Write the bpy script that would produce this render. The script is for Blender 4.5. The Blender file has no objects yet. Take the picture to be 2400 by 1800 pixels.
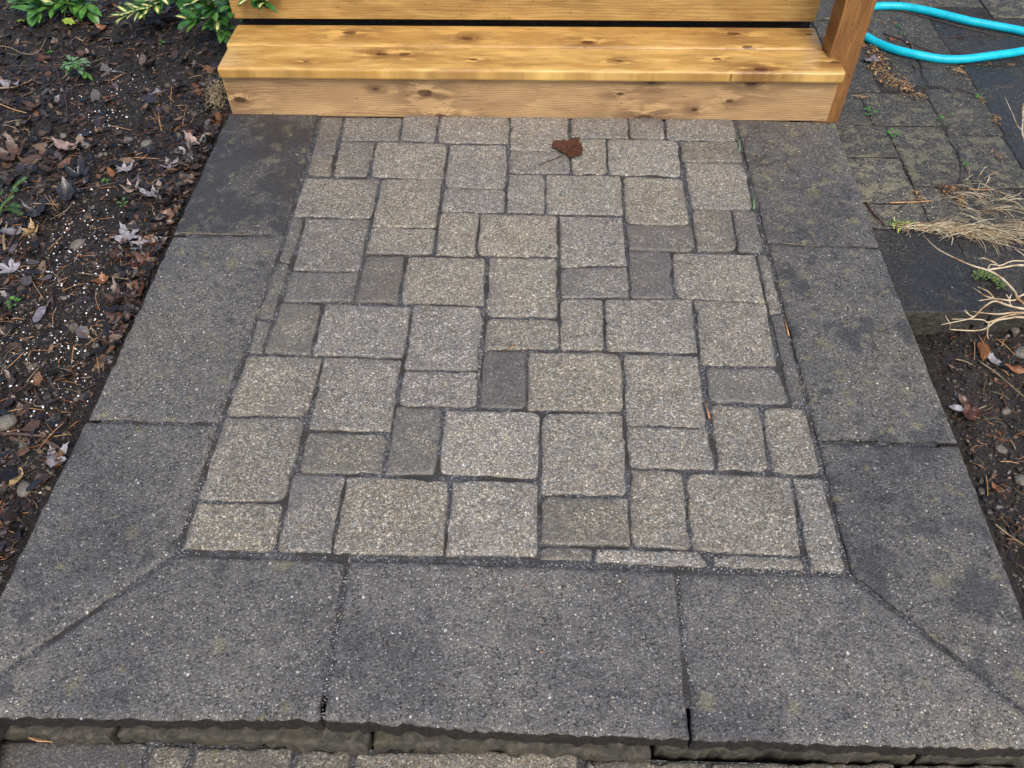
import bpy, bmesh, math, random
import numpy as np
from mathutils import Vector, Matrix
random.seed(7); RS = np.random.RandomState(11)
R = math.radians
SC = bpy.context.scene
COL = SC.collection

# ------------------------------------------------------------------ camera
FPX, PITCH, ROLL, YAW, CAMH = 1936.3, 0.8604, -0.0197, -0.0535, 1.4   # photograph is 2400x1800
cp, sp, cy, sy = math.cos(PITCH), math.sin(PITCH), math.cos(YAW), math.sin(YAW)
FWD = Vector((sy*cp, cy*cp, -sp)); RT = Vector((cy, -sy, 0)); UP = RT.cross(FWD)
c_, s_ = math.cos(ROLL), math.sin(ROLL)
RT, UP = RT*c_ + UP*s_, -RT*s_ + UP*c_
cam = bpy.data.cameras.new('camera'); co = bpy.data.objects.new('camera', cam); COL.objects.link(co)
m = Matrix((RT, UP, -FWD)).transposed().to_4x4(); m.translation = (0, 0, CAMH); co.matrix_world = m
cam.sensor_width = 36; cam.lens = FPX/2400*36; cam.clip_start = .02; cam.clip_end = 500
SC.camera = co
# ------------------------------------------------------------------ world, sun, exposure (overcast)
W = bpy.data.worlds.new('World'); SC.world = W; W.use_nodes = True
wn = W.node_tree; wn.nodes.clear()
sky = wn.nodes.new('ShaderNodeTexSky'); sky.sky_type = 'NISHITA'; sky.sun_disc = False
SUN_EL, SUN_ROT = R(52), R(160)
sky.sun_elevation = SUN_EL; sky.sun_rotation = SUN_ROT; sky.air_density = 1.0; sky.dust_density = 4.0; sky.ozone_density = .6
bg = wn.nodes.new('ShaderNodeBackground'); bg.inputs[1].default_value = .15
wo = wn.nodes.new('ShaderNodeOutputWorld'); wn.links.new(sky.outputs[0], bg.inputs[0]); wn.links.new(bg.outputs[0], wo.inputs[0])
sl = bpy.data.lights.new('sun', 'SUN'); sl.energy = 1.3; sl.angle = R(25); sl.color = (1, .93, .84)
so = bpy.data.objects.new('sun', sl); COL.objects.link(so)
# direction towards the sun
sd = Vector((math.sin(SUN_ROT)*math.cos(SUN_EL), math.cos(SUN_ROT)*math.cos(SUN_EL), math.sin(SUN_EL)))
so.rotation_euler = sd.to_track_quat('Z', 'Y').to_euler(); so.location = (0, 0, 5)
SC.view_settings.view_transform = 'Standard'; SC.view_settings.look = 'None'; SC.view_settings.gamma = 1
SC.view_settings.exposure = 0.48

def G(x, y, z=0.):
    """point of the height-z plane seen at photo pixel x, y"""
    d = FWD*1 + RT*((x-1200)/FPX) + UP*(-(y-900)/FPX)
    t = (z-CAMH)/d.z
    return Vector((d.x*t, d.y*t, z))

# ------------------------------------------------------------------ object helpers
def tag(o, label=None, cat=None, group=None, kind=None):
    if label: o['label'] = label
    if cat: o['category'] = cat
    if group: o['group'] = group
    if kind: o['kind'] = kind
    return o
def link(name, me, mats, parent=None, loc=None):
    o = bpy.data.objects.new(name, me); COL.objects.link(o)
    for mt in (mats if isinstance(mats, (list, tuple)) else [mats]): me.materials.append(mt)
    if loc is not None: o.location = loc
    if parent: o.parent = parent
    return o
def empty(name, loc):
    o = bpy.data.objects.new(name, None); COL.objects.link(o); o.location = loc; o.empty_display_size = .05
    return o
class MB:
    def __init__(s): s.v = []; s.f = []; s.m = []
    def add(s, vs, fs, mi=0):
        b = len(s.v); s.v += [tuple(p) for p in vs]; s.f += [tuple(b+i for i in f) for f in fs]; s.m += [mi]*len(fs)
    def build(s, name, mats, parent=None, loc=(0, 0, 0), smooth=True):
        me = bpy.data.meshes.new(name)
        lx = Vector(loc)
        me.from_pydata([(p[0]-lx.x, p[1]-lx.y, p[2]-lx.z) for p in s.v], [], s.f)
        me.polygons.foreach_set('use_smooth', [smooth]*len(me.polygons)); me.polygons.foreach_set('material_index', s.m)
        me.update()
        o = link(name, me, mats, None, loc)
        if parent:
            o.parent = parent; o.location = lx - parent.location
        return o
    def tube(s, pts, rad, n=6, mi=0, flat=1.):
        pts = [Vector(p) for p in pts]; k = len(pts)
        if not isinstance(rad, (list, tuple)): rad = [rad]*k
        vs = []
        for i, p in enumerate(pts):
            t = (pts[min(i+1, k-1)] - pts[max(i-1, 0)]).normalized()
            a = t.cross(Vector((0, 0, 1)))
            if a.length < .05: a = t.cross(Vector((1, 0, 0)))
            a.normalize(); b = a.cross(t)
            for j in range(n):
                w = 2*math.pi*j/n
                vs.append(p + a*(math.cos(w)*rad[i]) + b*(math.sin(w)*rad[i]*flat))
        fs = [(i*n+j, i*n+(j+1) % n, (i+1)*n+(j+1) % n, (i+1)*n+j) for i in range(k-1) for j in range(n)]
        fs += [tuple(range(n-1, -1, -1)), tuple((k-1)*n+j for j in range(n))]
        s.add(vs, fs, mi)
ICO = None
def ico(sub=1):
    global ICO
    if ICO is None: ICO = {}
    if sub not in ICO:
        bm = bmesh.new(); bmesh.ops.create_icosphere(bm, subdivisions=sub, radius=1)
        bm.verts.ensure_lookup_table()
        ICO[sub] = (np.array([v.co[:] for v in bm.verts]), [tuple(v.index for v in f.verts) for f in bm.faces]); bm.free()
    return ICO[sub]
def blob(mb, p, r, sub=1, jit=.25, rs=RS, mi=0):
    v, f = ico(sub)
    v = v*(1+rs.uniform(-jit, jit, (len(v), 1)))*np.array(r)
    a = rs.uniform(0, 6.28); ca, sa = math.cos(a), math.sin(a)
    x = v[:, 0]*ca - v[:, 1]*sa; y = v[:, 0]*sa + v[:, 1]*ca
    mb.add(np.stack([x+p[0], y+p[1], v[:, 2]+p[2]], 1).tolist(), f, mi)
def spline(pts, n=8):
    pts = [Vector(p) for p in pts]; out = []
    P = [pts[0]*2-pts[1]] + pts + [pts[-1]*2-pts[-2]]
    for i in range(1, len(P)-2):
        for k in range(n):
            t = k/n; a, b, c, d = P[i-1], P[i], P[i+1], P[i+2]
            out.append(.5*((2*b)+(c-a)*t+(2*a-5*b+4*c-d)*t*t+(3*b-a-3*c+d)*t**3))
    out.append(pts[-1]); return out
_perm = np.random.RandomState(5).rand(256, 256)
def vn(x, y, s):
    x = np.asarray(x, float)/s; y = np.asarray(y, float)/s
    xi = np.floor(x).astype(int); yi = np.floor(y).astype(int); fx = x-xi; fy = y-yi
    fx = fx*fx*(3-2*fx); fy = fy*fy*(3-2*fy)
    g = lambda a, b: _perm[a & 255, b & 255]
    return (g(xi, yi)*(1-fx)+g(xi+1, yi)*fx)*(1-fy)+(g(xi, yi+1)*(1-fx)+g(xi+1, yi+1)*fx)*fy

# ------------------------------------------------------------------ material helpers
class NT:
    def __init__(s, name):
        s.mat = bpy.data.materials.new(name); s.mat.use_nodes = True; s.t = s.mat.node_tree; s.t.nodes.clear()
        s.out = s.t.nodes.new('ShaderNodeOutputMaterial'); s.b = s.t.nodes.new('ShaderNodeBsdfPrincipled')
        s.t.links.new(s.b.outputs[0], s.out.inputs[0])
        s.pos = s.t.nodes.new('ShaderNodeNewGeometry').outputs['Position']
    def sock(s, i, v):
        if hasattr(v, 'links'): s.t.links.new(v, i)
        elif v is not None:
            if i.type == 'RGBA' and not hasattr(v, '__len__'): v = (v, v, v, 1)
            elif i.type == 'RGBA' and len(v) == 3: v = (*v, 1)
            i.default_value = v
    def math(s, op, a, b=None, c=None, clamp=False):
        n = s.t.nodes.new('ShaderNodeMath'); n.operation = op; n.use_clamp = clamp
        for i, v in enumerate((a, b, c)): s.sock(n.inputs[i], v)
        return n.outputs[0]
    def vmath(s, op, a, b=None, sc=None):
        n = s.t.nodes.new('ShaderNodeVectorMath'); n.operation = op; s.sock(n.inputs[0], a)
        if b is not None: s.sock(n.inputs[1], b)
        if sc is not None: s.sock(n.inputs['Scale'], sc)
        return n.outputs['Value'] if op in ('LENGTH', 'DISTANCE', 'DOT_PRODUCT') else n.outputs[0]
    def noise(s, scale, vec=None, detail=2, rough=.5, dist=0., out=0):
        n = s.t.nodes.new('ShaderNodeTexNoise'); s.sock(n.inputs['Vector'], vec if vec is not None else s.pos)
        n.inputs['Scale'].default_value = scale; n.inputs['Detail'].default_value = detail
        n.inputs['Roughness'].default_value = rough; n.inputs['Distortion'].default_value = dist
        return n.outputs[out]
    def vor(s, scale, vec=None, feature='F1'):
        n = s.t.nodes.new('ShaderNodeTexVoronoi'); n.feature = feature; s.sock(n.inputs['Vector'], vec if vec is not None else s.pos)
        n.inputs['Scale'].default_value = scale
        return n
    def vor2(s, scale, vec):
        n = s.vor(scale, vec); n.voronoi_dimensions = '2D'; return n
    def sep(s, v):
        n = s.t.nodes.new('ShaderNodeSeparateXYZ'); s.sock(n.inputs[0], v); return n.outputs
    def comb(s, x, y, z):
        n = s.t.nodes.new('ShaderNodeCombineXYZ')
        for i, v in enumerate((x, y, z)): s.sock(n.inputs[i], v)
        return n.outputs[0]
    def ramp(s, f, stops, interp='LINEAR'):
        n = s.t.nodes.new('ShaderNodeValToRGB'); s.sock(n.inputs[0], f); r = n.color_ramp; r.interpolation = interp
        while len(r.elements) > 1: r.elements.remove(r.elements[-1])
        for i, (p, c) in enumerate(stops):
            if not hasattr(c, '__len__'): c = (c, c, c)
            e = r.elements[0] if i == 0 else r.elements.new(p)
            e.position = p; e.color = (*c[:3], 1)
        return n.outputs[0]
    def step(s, f, a, b):     # smooth 0..1
        n = s.t.nodes.new('ShaderNodeMapRange'); n.interpolation_type = 'SMOOTHSTEP'; s.sock(n.inputs[0], f)
        s.sock(n.inputs[1], a); s.sock(n.inputs[2], b); return n.outputs[0]
    def mix(s, f, a, b, mode='MIX'):
        n = s.t.nodes.new('ShaderNodeMix'); n.data_type = 'RGBA'; n.blend_type = mode
        s.sock(n.inputs[0], f); s.sock(n.inputs[6], a); s.sock(n.inputs[7], b); return n.outputs[2]
    def bump(s, h, strength=.5, dist=.002, normal=None):
        n = s.t.nodes.new('ShaderNodeBump'); s.sock(n.inputs['Height'], h); n.inputs['Strength'].default_value = strength
        n.inputs['Distance'].default_value = dist
        if normal: s.sock(n.inputs['Normal'], normal)
        return n.outputs[0]
    def objcol(s):
        n = s.t.nodes.new('ShaderNodeObjectInfo'); q = s.t.nodes.new('ShaderNodeSeparateColor'); s.t.links.new(n.outputs['Color'], q.inputs[0])
        return q.outputs, n.outputs['Random'], n.outputs['Alpha']
    def isl(s):
        return s.t.nodes['gi'].outputs['Random Per Island'] if 'gi' in s.t.nodes else s._gi()
    def _gi(s):
        n = s.t.nodes.new('ShaderNodeNewGeometry'); n.name = 'gi'; return n.outputs['Random Per Island']
    def done(s, col, rough=.8, bump=None, spec=.5, **kw):
        s.sock(s.b.inputs['Base Color'], col); s.sock(s.b.inputs['Roughness'], rough); s.sock(s.b.inputs['Specular IOR Level'], spec)
        if bump is not None: s.sock(s.b.inputs['Normal'], bump)
        for k, v in kw.items(): s.sock(s.b.inputs[k], v)
        return s.mat

def concrete(name, fine, dark, lichen, fine_scale=330, pebble=0., wetrough=.42, base_rough=.72, bumpd=.0022, edgef=.06, cv=1., filmamt=.72, mott=1., drift=.35):
    """aggregate concrete; object colour: R tone, G amount of dark damp film, B lichen; A warmth"""
    k = NT(name); oc, rnd, alpha = k.objcol()
    warp = k.vmath('ADD', k.pos, k.vmath('SCALE', k.noise(300, detail=1, out=1), sc=.0016))
    v1 = k.vor(fine_scale, warp); r1 = k.sep(v1.outputs['Color'])[0]
    v2 = k.vor(fine_scale*.52, warp); r2 = k.sep(v2.outputs['Color'])
    c = k.ramp(r1, fine)
    c2 = k.ramp(r2[0], [(0, .68), (.3, .88), (.6, 1.0), (.88, 1.08), (.95, 1.45), (1, 1.8)])
    c = k.mix(cv, c, c2, 'MULTIPLY')
    hue = k.ramp(r2[1], [(0, (1, 1, 1)), (.55, (1, .97, .93)), (.72, (.88, .96, 1.1)), (.86, (1.12, 1.0, .8)), (1, (1.08, .95, .84))])
    c = k.mix(.8*cv, c, hue, 'MULTIPLY')
    big = k.noise(9, detail=4, rough=.6); mid = k.noise(38, detail=3, rough=.6)
    c = k.mix(1., c, k.ramp(big, [(.3, (.84, .83, .82)), (.5, (.98, .98, .98)), (.7, (1.12, 1.1, 1.06))]), 'MULTIPLY')
    c = k.mix(.55*mott, c, k.ramp(mid, [(.32, (.62, .62, .66)), (.5, (1, 1, 1)), (.68, (1.25, 1.2, 1.1))]), 'MULTIPLY')
    # pebbles proud of the matrix
    hgt = k.math('MULTIPLY', k.math('SUBTRACT', 1, v2.outputs['Distance']), .6)
    hgt = k.math('ADD', hgt, k.math('MULTIPLY', k.noise(700, detail=2), .5))
    if pebble:
        for sc, pr, cut in ((110, .26, 1-.15*pebble), (210, .34, 1-.22*pebble), (64, .22, 1-.07*pebble)):
            v = k.vor2(sc, k.vmath('ADD', warp, k.vmath('SCALE', k.noise(90, detail=1, out=1), sc=.006))); cc = k.sep(v.outputs['Color'])
            on = k.math('GREATER_THAN', cc[0], cut)
            rad = k.math('MULTIPLY_ADD', cc[1], pr*.6, pr*.5)
            inside = k.math('MULTIPLY', k.step(v.outputs['Distance'], rad, k.math('MULTIPLY', rad, .7)), on)
            pc = k.ramp(cc[2], [(0, (.30, .285, .26)), (.2, (.13, .13, .14)), (.4, (.20, .19, .17)), (.55, (.42, .39, .30)), (.68, (.6, .58, .52)), (.76, (.26, .17, .12)), (.84, (.16, .17, .2)), (.92, (.75, .74, .7)), (1, (.35, .30, .2))])
            c = k.mix(inside, c, pc); hgt = k.math('ADD', hgt, k.math('MULTIPLY', inside, 1.4))
        # little black pits between the stones
        pv = k.vor(150, warp, 'F1'); pits = k.math('MULTIPLY', k.step(k.noise(170, detail=3, rough=.8, dist=.5), .44, .37), k.step(k.noise(24, detail=2), .34, .56))
        c = k.mix(k.math('MULTIPLY', pits, .85), c, (.02, .02, .022)); hgt = k.math('SUBTRACT', hgt, k.math('MULTIPLY', pits, 1.3))
    dn = k.noise(2.6, k.vmath('ADD', k.pos, (3.7, 1.2, 0)), detail=5, rough=.62)
    c = k.mix(drift, c, k.ramp(dn, [(.34, (.58, .59, .62)), (.45, (.88, .885, .88)), (.55, (1.06, 1.06, 1.01)), (.66, (1.2, 1.17, 1.05))]), 'MULTIPLY')
    # dark damp film
    f = k.math('ADD', k.math('MULTIPLY', big, .65), k.math('MULTIPLY', mid, .35))
    ea = k.t.nodes.new('ShaderNodeAttribute'); ea.attribute_name = 'edge'
    th = k.math('SUBTRACT', .655, k.math('MULTIPLY', oc[1], .24))
    th = k.math('SUBTRACT', th, k.math('MULTIPLY', ea.outputs['Fac'], edgef))
    film = k.step(f, k.math('SUBTRACT', th, .045), k.math('ADD', th, .045))
    c = k.mix(k.math('MULTIPLY', film, filmamt), c, dark)
    # lichen
    ln = k.noise(24, k.vmath('ADD', k.pos, (7.1, 3.3, 0)), detail=5, rough=.62)
    lt = k.math('SUBTRACT', .70, k.math('MULTIPLY', oc[2], .24))
    lf = k.math('MULTIPLY', k.step(ln, lt, k.math('ADD', lt, .07)), k.step(k.noise(420, detail=1), .38, .56))
    c = k.mix(k.math('MULTIPLY', lf, .8), c, lichen)
    if pebble:
        sv = k.vor2(13 if pebble > .6 else 30, k.vmath('ADD', k.pos, k.vmath('SCALE', k.noise(40, detail=3, out=1), sc=.03))); sr = k.sep(sv.outputs['Color'])
        on = k.math('GREATER_THAN', sr[0], k.math('SUBTRACT', 1, k.math('MULTIPLY', oc[2], .75)))
        rd = k.math('MULTIPLY_ADD', sr[1], .26, .08)
        sp_ = k.math('MULTIPLY', k.math('MULTIPLY', k.step(sv.outputs['Distance'], rd, k.math('MULTIPLY', rd, .35)), on), k.step(k.noise(330, detail=2), .36, .58))
        c = k.mix(k.math('MULTIPLY', sp_, .5), c, lichen)
    c = k.mix(1., c, k.comb(oc[0], k.math('MULTIPLY', oc[0], k.math('MULTIPLY_ADD', alpha, -.035, 1.012)), k.math('MULTIPLY', oc[0], k.math('MULTIPLY_ADD', alpha, -.16, 1.11))), 'MULTIPLY')
    rough = k.math('SUBTRACT', base_rough, k.math('MULTIPLY', film, base_rough-wetrough))
    return k.done(c, rough, k.bump(hgt, .75, bumpd), .45)

M = {}
M['paver'] = concrete('paver_concrete', [(0, (.075, .072, .062)), (.14, (.12, .115, .099)), (.4, (.175, .168, .145)), (.62, (.215, .207, .18)), (.84, (.28, .27, .235)), (.94, (.40, .39, .345)), (1, (.56, .55, .50))], (.092, .089, .086), (.20, .19, .09), 430, filmamt=.5, edgef=.10)
M['slab'] = concrete('slab_concrete', [(0, (.072, .070, .066)), (.2, (.098, .096, .091)), (.5, (.122, .12, .114)), (.8, (.148, .146, .139)), (.95, (.19, .187, .18)), (1, .26)], (.040, .041, .045), (.25, .235, .12), 400, pebble=1., bumpd=.0045, wetrough=.42, base_rough=.62, edgef=.0, cv=.5, filmamt=.78, mott=1.2, drift=1.)
M['tile'] = concrete('old_tile_concrete', [(0, (.035, .034, .029)), (.3, (.06, .059, .051)), (.6, (.08, .079, .069)), (.88, (.105, .103, .09)), (1, (.21, .2, .18))], (.030, .035, .047), (.21, .20, .12), 300, pebble=.4, wetrough=.5, base_rough=.65, edgef=.03, cv=.8, filmamt=.62)
def m_split_shade():  # dark wet broken stone, with the shade under the lip mixed into its colour
    k = NT('split_face_shade'); n = k.noise(90, detail=5, rough=.7); n2 = k.noise(25, detail=3)
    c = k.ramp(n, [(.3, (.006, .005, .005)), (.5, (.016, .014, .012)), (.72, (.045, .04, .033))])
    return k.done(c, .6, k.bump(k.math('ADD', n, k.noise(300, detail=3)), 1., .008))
M['split_shade'] = m_split_shade()
def m_ts():
    k = NT('tile_side'); n = k.noise(70, detail=6, rough=.75)
    c = k.ramp(n, [(.3, (.014, .013, .011)), (.5, (.045, .042, .034)), (.7, (.11, .10, .085))])
    return k.done(c, .75, k.bump(n, 1., .006))
M['tileside'] = m_ts()
def m_block():
    k = NT('base_block'); n = k.noise(60, detail=6, rough=.7); n2 = k.noise(12, detail=3)
    c = k.ramp(n, [(.3, (.014, .013, .010)), (.52, (.05, .046, .036)), (.75, (.13, .12, .09))])
    c = k.mix(k.math('MULTIPLY', k.step(n2, .55, .7), .5), c, (.07, .066, .033))
    return k.done(c, .75, k.bump(n, .9, .006))
M['block'] = m_block()
def m_sand():
    k = NT('joint_sand'); v = k.vor(420); r = k.sep(v.outputs['Color'])
    c = k.ramp(r[0], [(0, (.018, .019, .022)), (.5, (.06, .062, .068)), (.85, (.11, .113, .12)), (.95, (.22, .22, .24)), (1, (.42, .42, .42))])
    c = k.mix(k.step(k.noise(14, detail=3), .45, .62), c, (.035, .032, .03))
    return k.done(c, .75, k.bump(k.math('ADD', v.outputs['Distance'], k.noise(120, detail=3)), .8, .003))
M['sand'] = m_sand()
def m_soil(name, lo, mi, hi, wet=.45):
    k = NT(name); n = k.noise(55, detail=6, rough=.72); b = k.noise(7, detail=3)
    f = k.math('ADD', k.math('MULTIPLY', n, .8), k.math('MULTIPLY', b, .25))
    c = k.ramp(f, [(.40, lo), (.60, mi), (.80, hi)])
    v = k.vor(230); r = k.sep(v.outputs['Color'])
    c = k.mix(k.math('GREATER_THAN', r[0], .9), c, k.ramp(r[1], [(0, (.07, .045, .03)), (.5, (.03, .028, .028)), (1, (.12, .10, .075))]))
    return k.done(c, k.ramp(k.noise(33, detail=2), [(.4, wet), (.6, .85)]), k.bump(k.math('ADD', n, k.noise(330, detail=3, rough=.7)), .9, .007))
M['soil'] = m_soil('dark_soil', (.006, .005, .005), (.017, .013, .011), (.05, .038, .03))
M['soil2'] = m_soil('brown_soil', (.010, .008, .008), (.028, .022, .018), (.065, .052, .043), .55)
def m_island(name, cols, rough=.5, bs=.5, bd=.002, nsc=200, vein=0., trans=0.):
    k = NT(name); i = k.isl()
    n = len(cols); c = k.ramp(i, [(j/n, cols[j]) for j in range(n)], 'CONSTANT')
    h = k.noise(nsc, detail=3)
    c = k.mix(1., c, k.ramp(k.noise(nsc*.5, detail=4, rough=.65), [(.3, .55), (.5, 1.), (.75, 1.4)]), 'MULTIPLY')
    return k.done(c, rough, k.bump(h, bs, bd))
M['litter'] = m_island('leaf_litter', [(.028, .018, .014), (.010, .008, .008), (.05, .03, .021), (.018, .016, .020), (.012, .010, .011), (.07, .042, .028), (.032, .027, .032), (.010, .009, .010), (.12, .06, .03), (.02, .013, .011), (.075, .066, .070), (.016, .013, .015), (.04, .025, .018), (.024, .018, .016), (.15, .10, .065), (.009, .009, .011)], .3)
M['chips'] = m_island('soil_clods', [(.012, .010, .009), (.025, .019, .015), (.045, .034, .026), (.016, .013, .012), (.07, .055, .042), (.02, .016, .014), (.033, .028, .028), (.10, .085, .066)], .6)
M['needle'] = m_island('dry_needles', [(.30, .10, .03), (.22, .07, .025), (.38, .17, .06), (.14, .05, .02), (.42, .24, .11), (.26, .12, .05), (.20, .15, .07)], .5)
M['straw'] = m_island('dry_straw', [(.46, .39, .25), (.36, .30, .19), (.54, .48, .34), (.24, .19, .11), (.58, .52, .38), (.34, .21, .10)], .6)
M['twig'] = m_island('twig_bark', [(.12, .085, .06), (.20, .15, .10), (.07, .045, .035), (.28, .22, .15)], .6)
M['perlite'] = m_island('perlite_white', [(.82, .83, .86), (.7, .71, .75), (.9, .9, .9), (.62, .62, .62)], .7)
M['gravelgrit'] = m_island('grit', [(.30, .29, .27), (.16, .16, .17), (.42, .40, .36), (.22, .17, .13), (.5, .5, .5), (.10, .10, .11)], .6)
M['stone'] = m_island('stones', [(.085, .08, .075), (.11, .10, .085), (.075, .075, .08), (.13, .12, .10)], .6, 1., .004, 120)
def m_leaf(name, a, b, edge=None, rough=.4):
    k = NT(name); n = k.noise(60, detail=4, rough=.6); c = k.mix(k.step(n, .35, .65), a, b)
    c = k.mix(k.math('MULTIPLY', k.step(k.noise(500, detail=2), .5, .62), .45), c, tuple(x*.45 for x in a))
    return k.done(c, rough, k.bump(k.noise(180, detail=3), .5, .0015))
M['l_pale'] = m_leaf('leaf_pale_lilac', (.17, .16, .18), (.36, .35, .385), rough=.5)
M['l_grey'] = m_leaf('leaf_grey_purple', (.13, .12, .145), (.25, .23, .26))
M['l_pink'] = m_leaf('leaf_dull_pink', (.22, .15, .13), (.36, .27, .25))
M['l_orange'] = m_leaf('leaf_orange', (.26, .11, .04), (.15, .065, .03))
M['l_red'] = m_leaf('leaf_red_brown', (.06, .022, .014), (.105, .038, .021), rough=.35)
M['l_brown'] = m_leaf('leaf_brown', (.10, .055, .035), (.06, .035, .027), rough=.32)
M['l_black'] = m_leaf('leaf_black_wet', (.014, .014, .018), (.035, .034, .042), rough=.28)
M['l_tan'] = m_leaf('leaf_tan', (.42, .31, .15), (.30, .2, .1))
M['g_dark'] = m_leaf('green_leaf', (.022, .085, .022), (.05, .15, .035), rough=.3)
M['g_mid'] = m_leaf('fresh_green_leaf', (.04, .14, .025), (.10, .24, .045), rough=.4)
M['g_lime'] = m_leaf('lime_leaf', (.20, .34, .05), (.34, .42, .07), rough=.4)
M['g_sage'] = m_leaf('sage_leaf', (.10, .19, .09), (.16, .27, .13), rough=.6)
M['g_yew'] = m_leaf('conifer_green', (.03, .10, .035), (.07, .18, .055), rough=.4)
M['cream'] = m_leaf('leaf_cream_centre', (.62, .60, .20), (.72, .68, .34), rough=.4)
M['moss'] = m_leaf('moss', (.09, .16, .03), (.16, .22, .06), rough=.8)
M['stemd'] = m_leaf('dark_stem', (.03, .018, .02), (.07, .035, .035), rough=.5)
M['fibre'] = m_leaf('mossy_fibre', (.30, .26, .17), (.14, .10, .05), rough=.9)
def m_branch():
    k = NT('bare_branch'); n = k.noise(40, detail=3); c = k.ramp(n, [(.35, (.30, .16, .07)), (.48, (.50, .40, .25)), (.7, (.62, .54, .39))])
    return k.done(c, .5, k.bump(k.noise(300, detail=2), .4, .001))
M['branch'] = m_branch()
def m_hose():
    k = NT('hose_turquoise'); n = k.noise(30, detail=3)
    c = k.ramp(n, [(.35, (0.0, .42, .56)), (.6, (.005, .50, .66))])
    c = k.mix(k.math('MULTIPLY', k.step(k.noise(220, detail=3), .62, .72), .3), c, (.02, .12, .15))
    return k.done(c, .42, k.bump(k.noise(600, detail=1), .1, .0005), .4)
M['hose'] = m_hose()

def wood(name, across, c0, light, mid, dark, knots, rings=34, rough=.34, seed=0., redness=.5, along='X', grainc=.35):
    """stained softwood: `across` names the board's width axis; knots = (along, across, size)"""
    k = NT(name); p = k.sep(k.pos); ax = p[{'X': 0, 'Y': 1, 'Z': 2}[along]]; ac = k.math('SUBTRACT', p[{'X': 0, 'Y': 1, 'Z': 2}[across]], c0)
    v = k.comb(k.math('ADD', ax, seed), ac, seed*1.7)
    low = k.noise(1., k.comb(k.math('MULTIPLY', k.math('ADD', ax, seed), 2.2), k.math('MULTIPLY', ac, 9), seed), detail=3, rough=.55)
    u = k.math('MULTIPLY_ADD', low, .05, ac)
    core = None; smear = None
    for (kx, ky, ks) in knots:
        dx = k.math('MULTIPLY', k.math('SUBTRACT', ax, kx), .42/ks); dy = k.math('MULTIPLY', k.math('SUBTRACT', ac, ky), .85/ks)
        d2 = k.math('ADD', k.math('MULTIPLY', dx, dx), k.math('MULTIPLY', dy, dy))
        e = k.math('EXPONENT', k.math('MULTIPLY', d2, -.55))
        u = k.math('MULTIPLY_ADD', e, .030 if ks > .011 else .014, u)
        c1 = k.step(k.math('ADD', d2, k.math('MULTIPLY', k.noise(160, detail=2), .5)), .85, .45)
        s1 = k.math('EXPONENT', k.math('MULTIPLY', d2, -.10))
        core = c1 if core is None else k.math('MAXIMUM', core, c1); smear = s1 if smear is None else k.math('MAXIMUM', smear, s1)
    ring = k.math('MULTIPLY_ADD', k.math('SINE', k.math('MULTIPLY', u, rings*6.283)), .5, .5)
    ring = k.math('POWER', ring, 2.2)
    fib = k.noise(1., k.comb(k.math('MULTIPLY', ax, 14), k.math('MULTIPLY', ac, 520), seed), detail=3, rough=.6)
    blot = k.noise(1., k.comb(k.math('MULTIPLY', k.math('ADD', ax, seed), 7), k.math('MULTIPLY', ac, 22), seed), detail=4, rough=.6, dist=.6)
    c = k.mix(k.step(blot, .33, .66), light, mid)
    c = k.mix(k.math('MULTIPLY', ring, grainc), c, dark)
    c = k.mix(k.math('MULTIPLY', k.step(fib, .42, .7), .3), c, dark)
    b2 = k.noise(1., k.comb(k.math('MULTIPLY', k.math('ADD', ax, seed*3), 4.5), k.math('MULTIPLY', ac, 30), seed), detail=4, rough=.62)
    c = k.mix(k.math('MULTIPLY', k.step(b2, .54, .64), .38), c, tuple(x*.9 for x in dark))
    c = k.mix(k.math('MULTIPLY', k.step(b2, .42, .34), .4), c, tuple(min(1, x*1.22) for x in light))
    if smear is not None:
        sn = k.noise(1., k.comb(k.math('MULTIPLY', ax, 11), k.math('MULTIPLY', ac, 34), seed), detail=3, rough=.55, dist=.25)
        c = k.mix(k.math('MULTIPLY', smear, k.math('MULTIPLY', k.step(sn, .38, .56), .95)), c, tuple(a*.85 for a in dark))
        c = k.mix(k.math('MULTIPLY', smear, k.math('MULTIPLY', k.step(sn, .47, .38), .35)), c, tuple(min(1, a*1.25) for a in light))
    if core is not None: c = k.mix(k.math('MULTIPLY', core, .85), c, (dark[0]*.30, dark[1]*.2, dark[2]*.17))
    fl = k.vor(1., k.comb(k.math('MULTIPLY', ax, 26), k.math('MULTIPLY', ac, 75), seed)); fr = k.sep(fl.outputs['Color'])
    fleck = k.math('MULTIPLY', k.step(fl.outputs['Distance'], .16, .09), k.math('GREATER_THAN', fr[0], .72))
    c = k.mix(k.math('MULTIPLY', fleck, .65), c, (dark[0]*.35, dark[1]*.25, dark[2]*.2))
    h = k.math('ADD', k.math('MULTIPLY', ring, -.5), k.math('MULTIPLY', fib, .7))
    return k.done(c, k.math('MULTIPLY_ADD', blot, .25, rough-.1), k.bump(h, .35, .0009), .5)

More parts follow.
